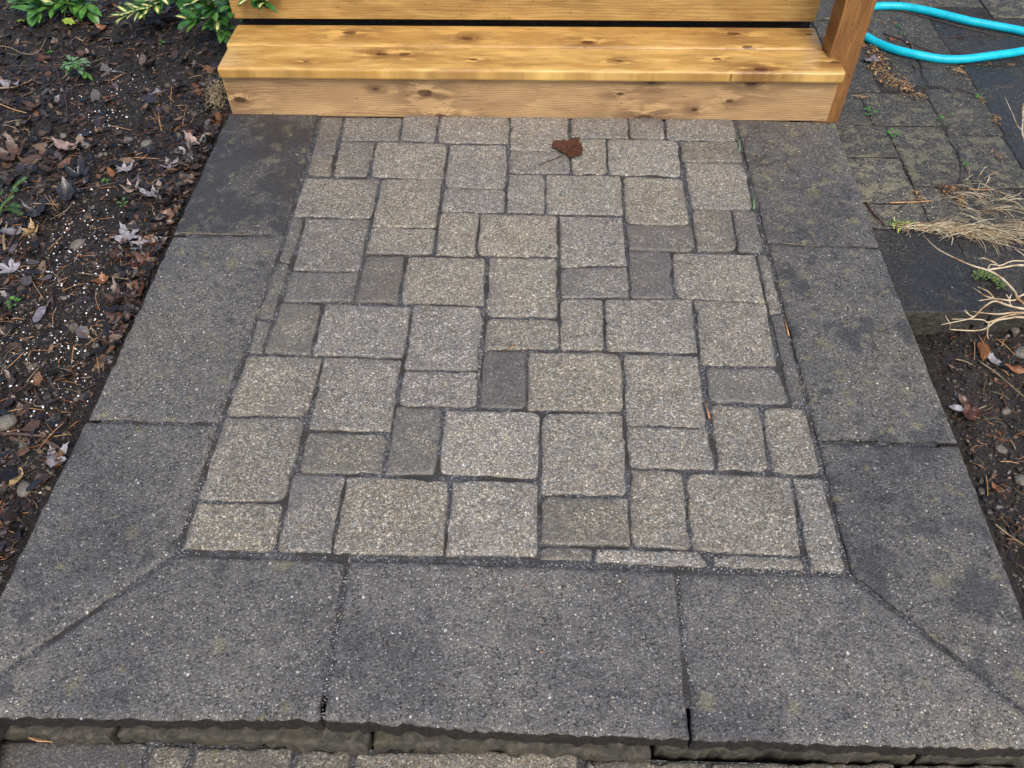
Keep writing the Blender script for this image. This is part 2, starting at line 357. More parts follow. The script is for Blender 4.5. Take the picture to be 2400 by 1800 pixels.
# ------------------------------------------------------------------ masonry units
ORD = ['zeroth', 'first', 'second', 'third', 'fourth', 'fifth', 'sixth', 'seventh', 'eighth', 'ninth', 'tenth', 'eleventh']
def unit(name, quad, gap, rad, thick, top, mats, col, bev=(.004, .004), jit=.0012, seg=.008, rough_edges=None, seed=0, dome=0.0, rings=None, sag=0., rots=None):
    """a cast unit from its plan corners (z ignored): rounded corners, chipped arris, sides"""
    rs = np.random.RandomState(seed+17)
    q = [Vector((p[0], p[1])) for p in quad]; n = len(q)
    area = sum(q[i].x*q[(i+1) % n].y - q[(i+1) % n].x*q[i].y for i in range(n))
    if area < 0: q = q[::-1]; area = -area; rough_edges = [(n-2-i) % n for i in rough_edges] if rough_edges else None
    gp = gap if hasattr(gap, '__len__') else [gap]*n
    rr_ = [(rad[i] if hasattr(rad, '__len__') else rad)*rs.uniform(.5, 1.6) for i in range(n)]
    cnts = []
    def outline(dd):                                     # the plan outline, dd further in: same point count each time
        ins = []
        for i in range(n):
            a, b, c = q[i-1], q[i], q[(i+1) % n]
            e1 = (b-a).normalized(); e2 = (c-b).normalized(); n1 = Vector((-e1.y, e1.x)); n2 = Vector((-e2.y, e2.x))
            det = e1.x*e2.y - e1.y*e2.x
            p1 = b+n1*(gp[i-1]+dd); p2 = b+n2*(gp[i]+dd)
            if abs(det) < .02: ins.append(p1); continue
            t = ((p2-p1).x*e2.y - (p2-p1).y*e2.x)/det; ins.append(p1+e1*t)
        out = []
        for i in range(n):
            a, b, c = ins[i-1], ins[i], ins[(i+1) % n]
            r = min(max(rr_[i]-dd, .0012), (b-a).length*.4, (c-b).length*.4)
            nx_ = min(max(rr_[(i+1) % n]-dd, .0012), (c-b).length*.4)
            p1 = b+(a-b).normalized()*r; p2 = b+(c-b).normalized()*r
            for t in (0, .2, .4, .6, .8, 1): out.append((p1*(1-t)*(1-t)+b*2*t*(1-t)+p2*t*t, i, 0))
            L = (c-b).length - r - nx_
            if len(cnts) <= i: cnts.append(max(1, int(L/seg)))
            for j in range(1, cnts[i]): out.append((p2+(c-b).normalized()*(L*j/cnts[i]), i, 1))
        return out
    out = outline(0.)
    pts = [o[0] for o in out]; m_ = len(pts)
    nr = []
    for i in range(m_):
        t = pts[(i+1) % m_]-pts[i-1]
        nr.append(Vector((-t.y, t.x)).normalized() if t.length > 1e-6 else Vector((0, 0)))
    ph = rs.uniform(0, 50)
    P = np.array([(p.x, p.y) for p in pts])
    w1 = vn(P[:, 0]+ph, P[:, 1], .012)-.5; w2 = vn(P[:, 0]+ph+9, P[:, 1], .035)-.5
    chip = np.clip(vn(P[:, 0]+ph+20, P[:, 1], .02)-.80, 0, 1)*5
    off = w1*jit*2+w2*jit*2.5+chip*jit*3
    if rough_edges:
        for i in range(m_):
            if out[i][1] in rough_edges and out[i][2]: off[i] += (vn(P[i, 0]+3, P[i, 1]+ph, .009)-.5)*.006+(vn(P[i, 0]+3, P[i, 1]+ph, .004)-.5)*.004
    rg = rings or [(0, -thick), (0, -.3*thick), (0, -bev[1]), (bev[0]*.35, -bev[1]*.35), (bev[0], 0), (bev[0]*2, .0002)]
    wmin = min((q[(i+1) % n]-q[i]).length for i in range(n)) if n == 4 else .2
    for d in (.018, .034, .055):
        if wmin > 2.6*d and d > rg[-1][0]+.004: rg = rg+[(d, .0003)]
    cx, cyy = P.mean(0)
    tx, ty = (rs.uniform(-1, 1)*.004, rs.uniform(-1, 1)*.004) if sag else (0, 0)
    vs = []; fs = []; mi = []
    side = len(mats) > 1 if isinstance(mats, (list, tuple)) else False
    for ri, (d, z) in enumerate(rg):
        lvl = outline(d)
        for i in range(m_):
            o = off[i]*(1 if ri < 4 else max(0., .9-d/.022))
            if ri in (1, 0) and rough_edges and out[i][1] in rough_edges: o += (vn(P[i, 0]+ri, P[i, 1]+4, .013)-.4)*.010
            x = lvl[i][0].x+nr[i].x*o; y = lvl[i][0].y+nr[i].y*o
            zz = top+z+(0 if ri == 0 else tx*(x-cx)*3.5+ty*(y-cyy)*3.5)
            vs.append((x, y, zz))
    for ri in range(len(rg)-1):
        for i in range(m_):
            j = (i+1) % m_; fs.append((ri*m_+i, ri*m_+j, (ri+1)*m_+j, (ri+1)*m_+i)); mi.append(1 if side and ri < 2 else 0)
    vs.append((cx, cyy, top+.0003)); kk = len(vs)-1; b0 = (len(rg)-1)*m_
    fs += [(b0+i, b0+(i+1) % m_, kk) for i in range(m_)]; mi += [0]*m_
    mb = MB(); mb.v = vs; mb.f = fs; mb.m = mi
    o = mb.build(name, mats, None, (cx, cyy, top))
    nf = len(o.data.polygons)
    for pi in range(nf-m_, nf): o.data.polygons[pi].use_smooth = False
    o.color = col
    at = o.data.attributes.new('edge', 'FLOAT', 'POINT'); ev = []
    for d, z in rg: ev += [max(0., 1-d/.045)]*m_
    at.data.foreach_set('value', ev+[0. if wmin > .1 else .4])
    return o, abs(area)/2

Z = {'1': (560, 250, 4.608), '2': (1000, 250, 4.608), '3': (1400, 250, 4.608), '4': (480, 580, 3.456), '5': (1080, 580, 3.456), '6': (1480, 580, 3.456), '7': (400, 900, 1.983), '8': (960, 900, 1.983), '9': (1440, 900, 1.983)}
def zp(k, x, y): a, b, s = Z[k]; return (a+x/s, b+y/s)
# (row, [tl, tr, br, bl] as (survey sheet, x, y), tone, damp film, lichen)
PV = [
 (1, '1', [(878,100),(1132,100),(1035,512),(785,503)], .86,.35,.2), (1, '1', [(1132,105),(1768,115),(1725,362),(1090,358)], .95,.25,.25),
 (1, '1', [(1768,85),(2165,95),(2110,372),(1725,362)], 1.05,.2,.1), (1, '2', [(132,90),(905,100),(885,396),(105,380)], 1.12,.1,0),
 (1, '2', [(905,95),(1538,105),(1548,478),(885,466)], 1.12,.1,0), (1, '2', [(1538,105),(2170,110),(2190,340),(1548,332)], 1.02,.2,0),
 (1, '3', [(330,110),(715,115),(740,348),(342,338)], .98,.2,.1), (1, '3', [(715,115),(1478,125),(1525,372),(745,350)], .95,.2,.2),
 (2, '1', [(785,506),(1032,513),(988,748),(718,745)], .88,.3,.2), (2, '1', [(1090,360),(1480,366),(1392,755),(1000,748)], .9,.25,.1),
 (2, '1', [(1480,366),(2262,388),(2208,778),(1400,757)], 1.08,.05,.1), (2, '2', [(238,394),(885,397),(860,880),(180,864)], 1.08,.08,0),
 (2, '2', [(885,466),(1548,478),(1550,720),(876,712)], 1.0,.25,0), (2, '2', [(1548,332),(1940,342),(1957,722),(1550,720)], 1.08,.1,0),
 (2, '3', [(97,343),(882,356),(915,752),(112,722)], 1.12,.05,0), (2, '3', [(882,358),(1525,372),(1590,600),(910,590)], .92,.3,.2),
 (3, '1', [(712,757),(1530,765),(1428,1200),(572,1182)], 1.0,.15,.3), (3, '1', [(1532,768),(2208,780),(2130,1308),(1428,1297)], 1.05,.1,0),
 (3, '2', [(180,866),(860,880),(850,1140),(138,1128)], 1.02,.2,0), (3, '2', [(876,712),(1285,718),(1280,1148),(850,1137)], 1.06,.1,0),
 (3, '2', [(1285,718),(2105,728),(2128,1172),(1280,1148)], 1.12,.02,0), (3, '3', [(260,736),(928,760),(1010,1278),(300,1262)], 1.08,.1,.1),
 (3, '3', [(928,592),(1590,600),(1700,1110),(1003,1095)], 1.05,.1,.35),
 (4, 's', [(683.7,507.2),(715,508),(681,617),(650,612)], .8,.35,.35), (4, 's', [(715,509),(870,511.5),(843,635),(682,633)], .92,.25,.3),
 (4, '1', [(1428,1297),(2130,1308),(2105,1592),(1355,1583)], 1.02,.15,0), (4, '2', [(138,1130),(575,1145),(530,1612),(82,1600)], 1.04,.12,0),
 (4, '2', [(575,1145),(1425,1165),(1418,1618),(530,1608)], 1.1,.03,0), (4, 's', [(1309,502.8),(1462,505),(1471,620.5),(1310,625.7)], 1.1,.03,0),
 (4, '3', [(300,1262),(1032,1280),(1065,1558),(325,1545)], .88,.45,.1), (4, '3', [(1005,1095),(1445,1110),(1518,1562),(1065,1558)], .95,.3,.25), (4, '3', [(1445,1110),(1700,1112),(1822,1567),(1518,1562)], .82,.4,.3),
 (5, '4', [(578,112),(692,128),(552,580),(415,572)], .78,.35,.35), (5, '4', [(700,187),(1252,195),(1208,437),(618,437)], .88,.5,.1),
 (5, '4', [(1290,52),(1625,58),(1570,440),(1208,437)], .88,.55,0), (5, '4', [(1635,60),(2280,72),(2264,462),(1570,442)], 1.1,.03,0),
 (5, '5', [(222,76),(785,86),(785,562),(198,560)], 1.08,.2,0), (5, '5', [(798,158),(1355,150),(1370,402),(800,404)], .95,.3,0),
 (5, '5', [(1350,20),(1702,30),(1735,412),(1370,402)], .86,.6,0), (5, '6', [(320,28),(1010,50),(1092,445),(352,412)], 1.06,.1,.1), (5, '6', [(1010,52),(1110,48),(1236,532),(1114,538)], .9,.15,.35),
 (6, '4', [(415,580),(548,590),(470,862),(338,857)], .8,.3,.25), (6, '4', [(612,440),(960,448),(862,872),(470,860)], .88,.4,.1),
 (6, '4', [(960,448),(1682,470),(1605,892),(862,872)], 1.05,.12,.1), (6, '4', [(1684,465),(2264,470),(2216,992),(1608,985)], 1.05,.1,0),
 (6, '5', [(195,565),(798,572),(800,826),(178,820)], 1.0,.15,0), (6, '5', [(800,403),(1160,412),(1166,832),(800,828)], 1.08,.02,0),
 (6, '5', [(1160,412),(1875,412),(1928,860),(1166,834)], 1.06,.08,0), (6, '6', [(493,418),(1090,445),(1188,962),(560,950)], 1.04,.1,.1), (6, '6', [(1114,540),(1238,532),(1420,1285),(1290,1275)], .72,.6,.3),
 (7, '4', [(338,865),(962,880),(835,1372),(162,1357)], 1.02,.15,.1), (7, '4', [(962,882),(1602,902),(1515,1490),(828,1476)], 1.02,.15,0),
 (7, '4', [(1606,988),(2216,995),(2208,1293),(1548,1278)], 1.06,.05,0), (7, '5', [(178,824),(540,832),(532,1308),(132,1292)], .78,.85,0),
 (7, '5', [(540,834),(1305,845),(1322,1328),(532,1308)], 1.08,.08,0), (7, '5', [(1308,850),(1928,868),(2000,1456),(1335,1440)], 1.05,.06,0), (7, '6', [(585,962),(1190,965),(1290,1272),(620,1252)], .9,.45,.1),
 (8, '7', [(250,150),(634,156),(530,549),(112,542)], 1.0,.15,.1), (8, '7', [(632,215),(1015,226),(986,419),(580,411)], .9,.42,0),
 (8, '7', [(1045,100),(1265,106),(1236,421),(986,419)], .9,.5,0), (8, '8', [(158,108),(610,125),(602,438),(126,416)], 1.14,0,0),
 (8, '8', [(612,128),(995,130),(1016,520),(604,512)], 1.06,.03,0), (8, '9', [(50,190),(435,200),(478,402),(66,386)], 1.04,.08,0),
 (8, '9', [(440,85),(675,100),(730,412),(478,400)], 1.0,.12,0), (8, '9', [(675,100),(892,106),(968,426),(730,412)], 1.02,.1,.25),
 (9, '7', [(112,545),(527,550),(486,780),(46,765)], 1.02,.12,0), (9, '7', [(562,412),(814,420),(750,788),(486,780)], .94,.25,0),
 (9, '7', [(814,420),(1300,438),(1270,800),(750,788)], 1.06,.1,0), (9, '8', [(190,440),(602,448),(597,802),(160,797)], 1.08,.03,0),
 (9, '8', [(604,514),(1018,522),(1030,755),(598,743)], .92,.4,0), (9, '9', [(66,388),(318,402),(358,772),(75,755)], 1.02,.12,0),
 (9, '9', [(318,405),(822,426),(878,800),(358,772)], 1.05,.06,0), (9, '9', [(822,428),(970,428),(1088,882),(905,866)], 1.0,.12,.1),
 (10, '8', [(598,744),(852,752),(854,824),(596,820)], .85,.5,0), (10, 'u', [(858,755),(1352,776),(1394,850),(858,826)], 1.08,.05,0), (10, '9', [(450,780),(878,800),(892,870),(446,850)], 1.02,.1,0)]
cnt = {}
rowtot = {}
for r in PV: rowtot[r[0]] = rowtot.get(r[0], 0)+1
ROWN = {1: 'first paver row, against the wooden step', 10: 'bottom row of thin cut pavers'}
for i, (row, sh, q, tone, film, lich) in enumerate(PV):
    pts = []
    for (x, y) in q:
        if sh == 's': px, py = x, y
        elif sh == 'u': px, py = zp('8', x, y)
        else: px, py = zp(sh, x, y)
        pts.append(G(px, py, 0))
    cnt[row] = cnt.get(row, 0)+1
    rr = [random.choice([.006, .010, .014, .02]) for _ in range(4)]
    o, area = unit('paver', pts, .0024, rr, .055, random.uniform(-.0015, .0012), M['paver'], (tone*random.uniform(.97, 1.03), min(1., film*1.15), lich, random.uniform(.2, 1)), bev=(.0045, .0045), jit=.0016, seed=i, sag=1)
    w = min((pts[1]-pts[0]).length, (pts[2]-pts[1]).length); L = max((pts[1]-pts[0]).length, (pts[2]-pts[1]).length)
    size = 'narrow cut' if w < .055 else 'large' if area > .020 else 'mid-sized' if area > .0115 else 'small'
    shade = 'dark damp' if film > .4 else 'dull grey' if tone < .93 else 'speckled grey' if lich < .2 else 'yellow-spotted grey'
    k = cnt[row]
    if k == 1: pos = 'leftmost'
    elif k == rowtot[row]: pos = 'rightmost'
    else: pos = ORD[k]+' from left'
    where = ROWN.get(row, ORD[row]+' paver row down from the step')
    tag(o, f'{size} {shade} paver, {pos} in the {where}', 'paver', 'grey pavers laid between the dark border slabs')

# border slabs ------------------------------------------------------
def isect(p, d, q, e):
    det = d.x*e.y-d.y*e.x; r = q-p; t = (r.x*e.y-r.y*e.x)/det; return Vector((p.x+d.x*t, p.y+d.y*t, 0))
ocl = isect(G(412, 1297), G(61, 1536)-G(412, 1297), G(199, 984), G(0, 1381)-G(199, 984))
ocr = isect(G(1993, 1345), G(2341, 1616)-G(1993, 1345), G(2251, 1040), G(2400, 1431)-G(2251, 1040))
fe = lambda x, y: G(x, y)
SLB = [([(535, 262), (752, 264), (669, 549), (401, 550)], .80, .75, .45, 'dark stained border slab left of the pavers, touching the wooden step', None, (0, 3)),
 ([(401, 550), (669, 549), (515, 992), (199, 984)], .98, .12, .4, 'brownish middle border slab along the left soil bed', None, ()),
 ([(199, 984), (515, 992), (412, 1297), ocl], 1.0, .22, .3, 'mitred grey corner slab, foremost on the left side', None, ()),
 ([(412, 1297), (815, 1308), (750, 1690), (420, 1692), ocl], 1.05, .28, .25, 'mitred front border slab at the left corner, lichen spots', [2, 3], ()),
 ([(815, 1308), (1585, 1334), (1620, 1736), (1200, 1721), (750, 1690)], 1.12, .1, .05, 'pebbly middle slab of the front border', [2, 3], ()),
 ([(1585, 1334), (1993, 1345), ocr, (2000, 1750), (1620, 1736)], 1.12, .2, .3, 'mitred front border slab at the right corner', [2, 3], ()),
 ([(1993, 1345), (1913, 1032), (2251, 1040), ocr], .95, .5, .35, 'mitred blue-grey corner slab, foremost on the right side', None, ()),
 ([(1913, 1032), (1797, 568), (2065, 580), (2251, 1040)], .95, .42, .5, 'middle right border slab with black patches and yellow lichen', None, ()),
 ([(1797, 568), (1722, 278), (1960, 285), (2065, 580)], .92, .3, .62, 'mossy border slab right of the pavers, touching the wooden step', None, ())]
for i, (q, tone, film, lich, lab, re_, _) in enumerate(SLB):
    pts = [p if isinstance(p, Vector) else G(*p) for p in q]
    o, a = unit('border_slab', pts, .0035, .005, .052, -.001 if i in (1, 3, 5) else .001, [M['slab'], M['split_shade']], (tone, film, lich, .35), bev=(.010, .006), jit=.0014, seed=100+i, rough_edges=re_, sag=.0)
    tag(o, lab, 'border slab', 'dark concrete slabs bordering the pavers')

# sand bedding under pavers and slabs
def sheet(name, x0, x1, y0, y1, z, step_, mat, fn=None):
    nx = max(2, int((x1-x0)/step_)); ny = max(2, int((y1-y0)/step_))
    X, Y = np.meshgrid(np.linspace(x0, x1, nx), np.linspace(y0, y1, ny)); Zz = np.full_like(X, z) if fn is None else fn(X, Y)
    me = bpy.data.meshes.new(name); V = np.stack([X, Y, Zz], -1).reshape(-1, 3)
    me.vertices.add(len(V)); me.vertices.foreach_set('co', V.ravel())
    idx = np.arange(nx*ny).reshape(ny, nx); F = np.stack([idx[:-1, :-1], idx[:-1, 1:], idx[1:, 1:], idx[1:, :-1]], -1).reshape(-1, 4)
    me.loops.add(F.size); me.loops.foreach_set('vertex_index', F.ravel()); me.polygons.add(len(F))
    me.polygons.foreach_set('loop_start', np.arange(len(F))*4); me.polygons.foreach_set('loop_total', np.full(len(F), 4))
    me.polygons.foreach_set('use_smooth', np.ones(len(F), bool)); me.update(calc_edges=True); me.validate()
    return link(name, me, mat)
sx0, sx1, sy0, sy1 = -.955, .83, .50, 2.29
def sandz(X, Y): return -.0058+(vn(X, Y, .02)-.5)*.0035+(vn(X, Y, .12)-.5)*.005
o = sheet('joint_sand', sx0, sx1, sy0, sy1, 0, .006, M['sand'], sandz); tag(o, kind='structure')
# the wide gaps left of the pavers at the front-left corner are sand too

# base course and lower pavers in front ------------------------------
FY = G(1200, 1721).y
zl = -.052
for i, (x0, x1, yo) in enumerate([(-1.25, -.72, .014), (-.715, -.28, .011), (-.275, .20, .010), (.205, .64, .007), (.645, 1.2, .009)]):
    yf = FY-yo+ (0.012 if x0 > .2 else 0)
    q = [(x0, yf+.22), (x1, yf+.22), (x1, yf-.004), ((x0+x1)/2, yf+.002), (x0, yf)]
    o, _ = unit('base_block', q, .002, .006, .12, zl, M['block'], (1, .3, .2, .6), bev=(.006, .006), jit=.003, rough_edges=[2, 3], seed=200+i)
    tag(o, ['mossy tan base block under the far left front slab', 'base block under the left front slab, second from the left', 'base block under the middle front slab', 'base block under the right front slab', 'base block at the far right under the front border'][i], 'base block', 'rough base blocks carrying the front slabs')
ZL = -.088
LP = [(0, 353, 1738, .62, .75, 'big dark purplish lower paver at bottom left'), (357, 452, 1745, .8, .3, 'small lower paver beside the dark purplish one'), (456, 690, 1748, .78, .35, 'squarish lower paver below the left front slab'),
      (694, 826, 1752, .8, .4, 'dark lower paver left of the long tan one'), (832, 1357, 1757, .92, .15, 'long tan lower paver below the middle front slab'), (1372, 1660, 1778, .75, .4, 'mossy lower paver right of the long tan one'), (1664, 2100, 1784, .72, .4, 'lower paver below the right front slab'), (2104, 2480, 1790, .7, .3, 'lower paver at the far bottom right corner')]
for i, (a, b, yy, tone, film, lab) in enumerate(LP):
    p0 = G(a, yy, ZL); p1 = G(b, yy, ZL)
    if i == 0: p0.x -= .25
    o, _ = unit('paver', [p0, p1, (p1.x, p1.y-.19), (p0.x, p0.y-.19)], .003, .006, .05, ZL, M['paver'], (tone, film, .3, .9 if i else -.6), seed=230+i, jit=.002, sag=1)
    tag(o, lab, 'paver', 'pavers of the lower path in front')
o = sheet('path', -1.6, 1.6, -.4, FY-.004, 0, .01, M['sand'], lambda X, Y: ZL-.006+(vn(X, Y, .03)-.5)*.008); tag(o, kind='structure')

# old tile patio right --------------------------------------------------
TZ = -.05; K = 1.0211
TL_ = []
def T(x0, x1, y0, y1, tone, film, lich, lab): TL_.append((x0, x1, y0, y1, tone, film, lich, lab))
T(.80, 1.039, 2.128, 2.296, .95, .3, .75, 'olive-spotted old tile beside the post foot')
T(.80, 1.039, 1.908, 2.128, 1.25, .1, .85, 'light olive old tile against the right border slab')
T(.80, 1.039, 1.80, 1.908, 1.3, .1, .6, 'short light tile above the near blue-black slab')
T(1.039, 1.210, 1.985, 2.296, .95, .25, .8, 'yellow-spotted tile right of the light olive tile')
T(1.039, 1.150, 1.80, 1.985, 1.1, .2, .6, 'narrow tile beside the clump of red needles')
T(1.150, 1.330, 1.80, 1.985, .95, .3, .5, 'old tile under the loose straw, above the dry grass')
T(1.330, 1.56, 1.80, 1.985, .85, .4, .4, 'straw-covered tile near the right edge')
T(1.210, 1.375, 1.985, 2.25, .9, .3, .75, 'lichen-spotted tile below the small leaf cluster')
T(1.375, 1.56, 1.985, 2.25, .6, .7, .2, 'dark tile at right, beside the reddish stem')
T(.80, 1.004, 2.30, 2.495, .9, .35, .5, 'dark tile right behind the post, with a seedling')
T(1.004, 1.215, 2.30, 2.495, .9, .3, .65, 'grey tile between two green seedlings')
T(1.215, 1.385, 2.25, 2.495, .85, .35, .7, 'lichen-dotted tile left of the blue-black tile')
T(1.385, 1.62, 2.25, 2.665, .62, .75, .15, 'large blue-black tile below the turquoise hose')
T(.80, 1.076, 2.495, 2.65, .8, .4, .35, 'tile under the brown debris at the post')
T(1.076, 1.385, 2.495, 2.65, .85, .35, .3, 'grey tile under the lower hose run')
T(.95, 1.247, 2.65, 2.86, .72, .5, .15, 'plain dark tile between the two hose runs')
T(1.247, 1.375, 2.65, 2.86, .75, .45, .15, 'tile with a thin crack between the hose runs')
T(1.375, 1.70, 2.67, 3.0, .6, .75, .12, 'blue-black tile framed by both hose runs')
T(.95, 1.247, 2.86, 2.98, .9, .15, .5, 'greenish tile just below the upper hose run')
T(1.247, 1.372, 2.86, 3.09, .85, .15, .5, 'mossy tile crossed by the upper hose run')
T(.95, 1.30, 2.985, 3.25, .9, .2, .5, 'top tile directly behind the post')
T(1.30, 1.60, 3.095, 3.36, .95, .1, .7, 'mossy green tile at the top edge')
T(1.60, 1.90, 3.005, 3.36, .95, .1, .8, 'moss-grown tile at the top right corner')
T(1.70, 1.95, 2.66, 3.0, .6, .6, .2, 'dark tile under the hose at the right edge')
T(1.62, 1.9, 2.25, 2.655, .5, .8, .1, 'blue-black tile reaching the right edge of view')
T(.80, 1.090, 1.478, 1.795, .6, .75, .22, 'near blue-black slab ending above the soil')
T(1.090, 1.36, 1.478, 1.795, .62, .5, .25, 'dark slab under the bare branches')
T(1.36, 1.62, 1.478, 1.795, .6, .5, .2, 'rearmost dark slab behind the branch base')
for i, (x0, x1, y0, y1, tone, film, lich, lab) in enumerate(TL_):
    big = y1 < 1.8
    o, _ = unit('patio_tile', [(x0*K, y1*K), (x1*K, y1*K), (x1*K, y0*K), (x0*K, y0*K)], .0018, .005, .045, TZ+random.uniform(-.0015, .0015), [M['tile'], M['tileside']], (tone, film, lich, .7), bev=(.003, .0022), jit=.0022, seed=300+i, sag=1)
    tag(o, lab, 'patio tile', 'old dark tiles right of the step')
for i, (x0, x1) in enumerate([(.86, 1.06), (1.063, 1.30), (1.303, 1.60)]):
    o, _ = unit('base_block', [(x0*K, 1.70), (x1*K, 1.70), (x1*K, 1.478*K+.004), (x0*K, 1.478*K+.004)], .002, .006, .05, TZ-.047, M['tileside'], (1, 1, 0, 1), jit=.003, seed=350+i)
    tag(o, ['dark block under the near blue-black slab', 'dark block under the branch-covered slab', 'dark block under the rearmost dark slab'][i], 'base block', 'dark blocks under the tile patio edge')
o = sheet('tile_bedding', .78, 2.2, 1.53, 3.6, 0, .015, M['soil2'], lambda X, Y: TZ-.0028+(vn(X, Y, .03)-.5)*.005); tag(o, kind='structure')

# ------------------------------------------------------------------ soil
def hl(X, Y):     # left bed
    d = np.clip((-.99-X)/.5, 0, 1)
    return (-.042+.02*d+(vn(X, Y, .35)-.5)*.03+(vn(X, Y, .09)-.5)*.022+(vn(X, Y, .03)-.5)*.013+(vn(X, Y, .012)-.5)*.007)
def hr(X, Y):
    return (-.115+(vn(X+9, Y, .3)-.5)*.03+(vn(X+9, Y, .08)-.5)*.02+(vn(X, Y, .025)-.5)*.010+(vn(X, Y, .01)-.5)*.006)
tag(sheet('soil', -2.75, -.90, .15, 4.3, 0, .0045, M['soil'], hl), kind='structure')
tag(sheet('soil', .84, 1.9, .0, 1.62, 0, .0045, M['soil2'], hr), kind='structure')
gm = MB(); gm.add([(-60, -60, -.22), (60, -60, -.22), (60, 60, -.22), (-60, 60, -.22)], [(0, 1, 2, 3)])
tag(gm.build('ground', M['soil2']), kind='structure')
def SL(px, py, dz=0.):     # surface point of the left bed at a pixel
    p = G(px, py, -.03)
    for _ in range(3): p = G(px, py, float(hl(p.x, p.y)))
    p.z += dz; return p
def SR(px, py, dz=0.):
    p = G(px, py, -.115)
    for _ in range(3): p = G(px, py, float(hr(p.x, p.y)))
    p.z += dz; return p
def ST(px, py, dz=0.): return G(px, py, TZ+.001+dz)
def SP(px, py, dz=0.): return G(px, py, .001+dz)

# ------------------------------------------------------------------ wooden step and screen
SYF, RY = 2.270, 2.293
SEAT = .166; TH = .036
def board(name, x0, x1, y0, y1, z0, z1, mat, parent, r=.005, notch=None):
    bm = bmesh.new()
    if notch:     # plan outline with a cut-out for the post
        nx, ny = notch; pl = [(x0, y0), (x1, y0), (x1, ny), (nx, ny), (nx, y1), (x0, y1)]
    else: pl = [(x0, y0), (x1, y0), (x1, y1), (x0, y1)]
    lo = [bm.verts.new((x, y, z0)) for x, y in pl]; hi = [bm.verts.new((x, y, z1)) for x, y in pl]
    bm.faces.new(lo[::-1]); bm.faces.new(hi)
    for i in range(len(pl)): bm.faces.new((lo[i], lo[(i+1) % len(pl)], hi[(i+1) % len(pl)], hi[i]))
    bmesh.ops.bevel(bm, geom=list(bm.edges), offset=r, segments=4, profile=.5, affect='EDGES')
    bmesh.ops.recalc_face_normals(bm, faces=bm.faces)
    me = bpy.data.meshes.new(name); bm.to_mesh(me); bm.free()
    for p in me.polygons: p.use_smooth = p.area < .002
    o = link(name, me, mat); o.parent = parent; o.matrix_parent_inverse = Matrix.Translation(parent.location).inverted()
    return o
def boardr(*a, ang=0., **k):
    o = board(*a, **k); return o
stp = empty('wooden_step', (-.06, 2.36, 0))
tag(stp, 'freshly stained low wooden step with two tread boards at the back of the pavers', 'step')
Lc, Mc, Dc = (.66, .43, .14), (.48, .28, .075), (.22, .105, .035)
w1 = wood('wood_front_tread', 'Y', 2.33, Lc, Mc, Dc, [(-.50, .03, .012), (-.72, -.02, .007), (-.43, .03, .012), (-.22, .0, .008), (.21, .0, .008), (.50, .015, .009), (.62, -.045, .014), (.845, .0, .011)], rings=95, seed=3.1, rough=.3, grainc=.3)
w2 = wood('wood_rear_tread', 'Y', 2.47, (.60, .38, .12), (.42, .24, .065), (.22, .105, .035), [(-.62, .02, .014), (-.25, -.01, .012), (.12, -.03, .013), (.57, .03, .014), (.60, -.05, .010), (.80, .03, .008)], rings=105, seed=8.4, rough=.3, grainc=.36)
w3 = wood('wood_riser', 'Z', .06, (.52, .345, .165), (.41, .26, .125), (.19, .11, .058), [(-.945, -.01, .013), (-.37, .018, .015), (-.33, -.062, .014), (-.52, .03, .006), (.30, -.062, .018), (.31, .06, .010), (.22, .02, .007), (.60, .06, .012), (.55, .0, .008), (.45, -.03, .007)], rings=150, seed=1.3, rough=.5, grainc=.55)
w4 = wood('wood_screen', 'Z', .27, (.49, .32, .11), (.37, .22, .068), (.19, .095, .035), [(.58, .028, .013), (-.45, .02, .012), (.82, .01, .007), (-.62, .01, .012), (-.2, -.01, .006), (.12, -.01, .006)], rings=100, seed=5.5, rough=.4, grainc=.4)
w5 = wood('wood_post', 'X', .87, (.33, .165, .055), (.24, .11, .036), (.10, .042, .015), [], rings=120, seed=2.2, rough=.42, along='Z', grainc=.6)
w6 = wood('wood_frame', 'Y', 2.4, (.3, .18, .08), (.22, .13, .06), (.12, .06, .03), [], rings=40, seed=2.7, rough=.5)
tag(board('tread_board', -.982, .864, SYF, 2.408, SEAT-TH, SEAT, w1, stp, .009, notch=(.829, 2.352)), 'front tread board with rounded nose, notched round the post')
tag(board('tread_board', -.992, .829, 2.4125, 2.546, SEAT-TH, SEAT, w2, stp, .009), 'rear tread board')
tag(board('riser_board', -.984, .858, RY, RY+.036, -.006, SEAT-TH, w3, stp, .003))
board('side_board', -.983, -.947, RY+.037, 2.54, -.02, SEAT-TH-.001, w6, stp, .003)
board('side_board', .78, .816, RY+.037, 2.54, -.02, SEAT-TH-.001, w6, stp, .003)
board('frame_bearer', -.20, -.164, RY+.037, 2.54, -.02, SEAT-TH-.001, w6, stp, .003)
board('frame_bearer', .30, .336, RY+.037, 2.54, -.02, SEAT-TH-.001, w6, stp, .003)
scr = empty('wooden_screen', (0, 2.57, TZ))
tag(scr, 'stained board wall rising behind the step, ending at a brown square post', 'wooden wall')
board('wall_board', -1.0, .826, 2.553, 2.589, .178, .322, w4, scr, .004)
board('wall_board', -1.0, .826, 2.553, 2.589, .330, .472, w4, scr, .004)
tag(board('post', .829, .917, 2.354, 2.443, TZ+.001, 1.0, w5, scr, .004), 'darker brown square post')
board('gap_shade_panel', -.99, .826, 2.594, 2.612, TZ-.05, .186, M['split_shade'], scr, .003)  # added near-black panel, stands in for shade in the gap behind the treads
for px in (-.93, -.40, .25, .70): tag(board('rear_post', px, px+.06, 2.613, 2.66, TZ-.04, .48, w6, scr, .003))

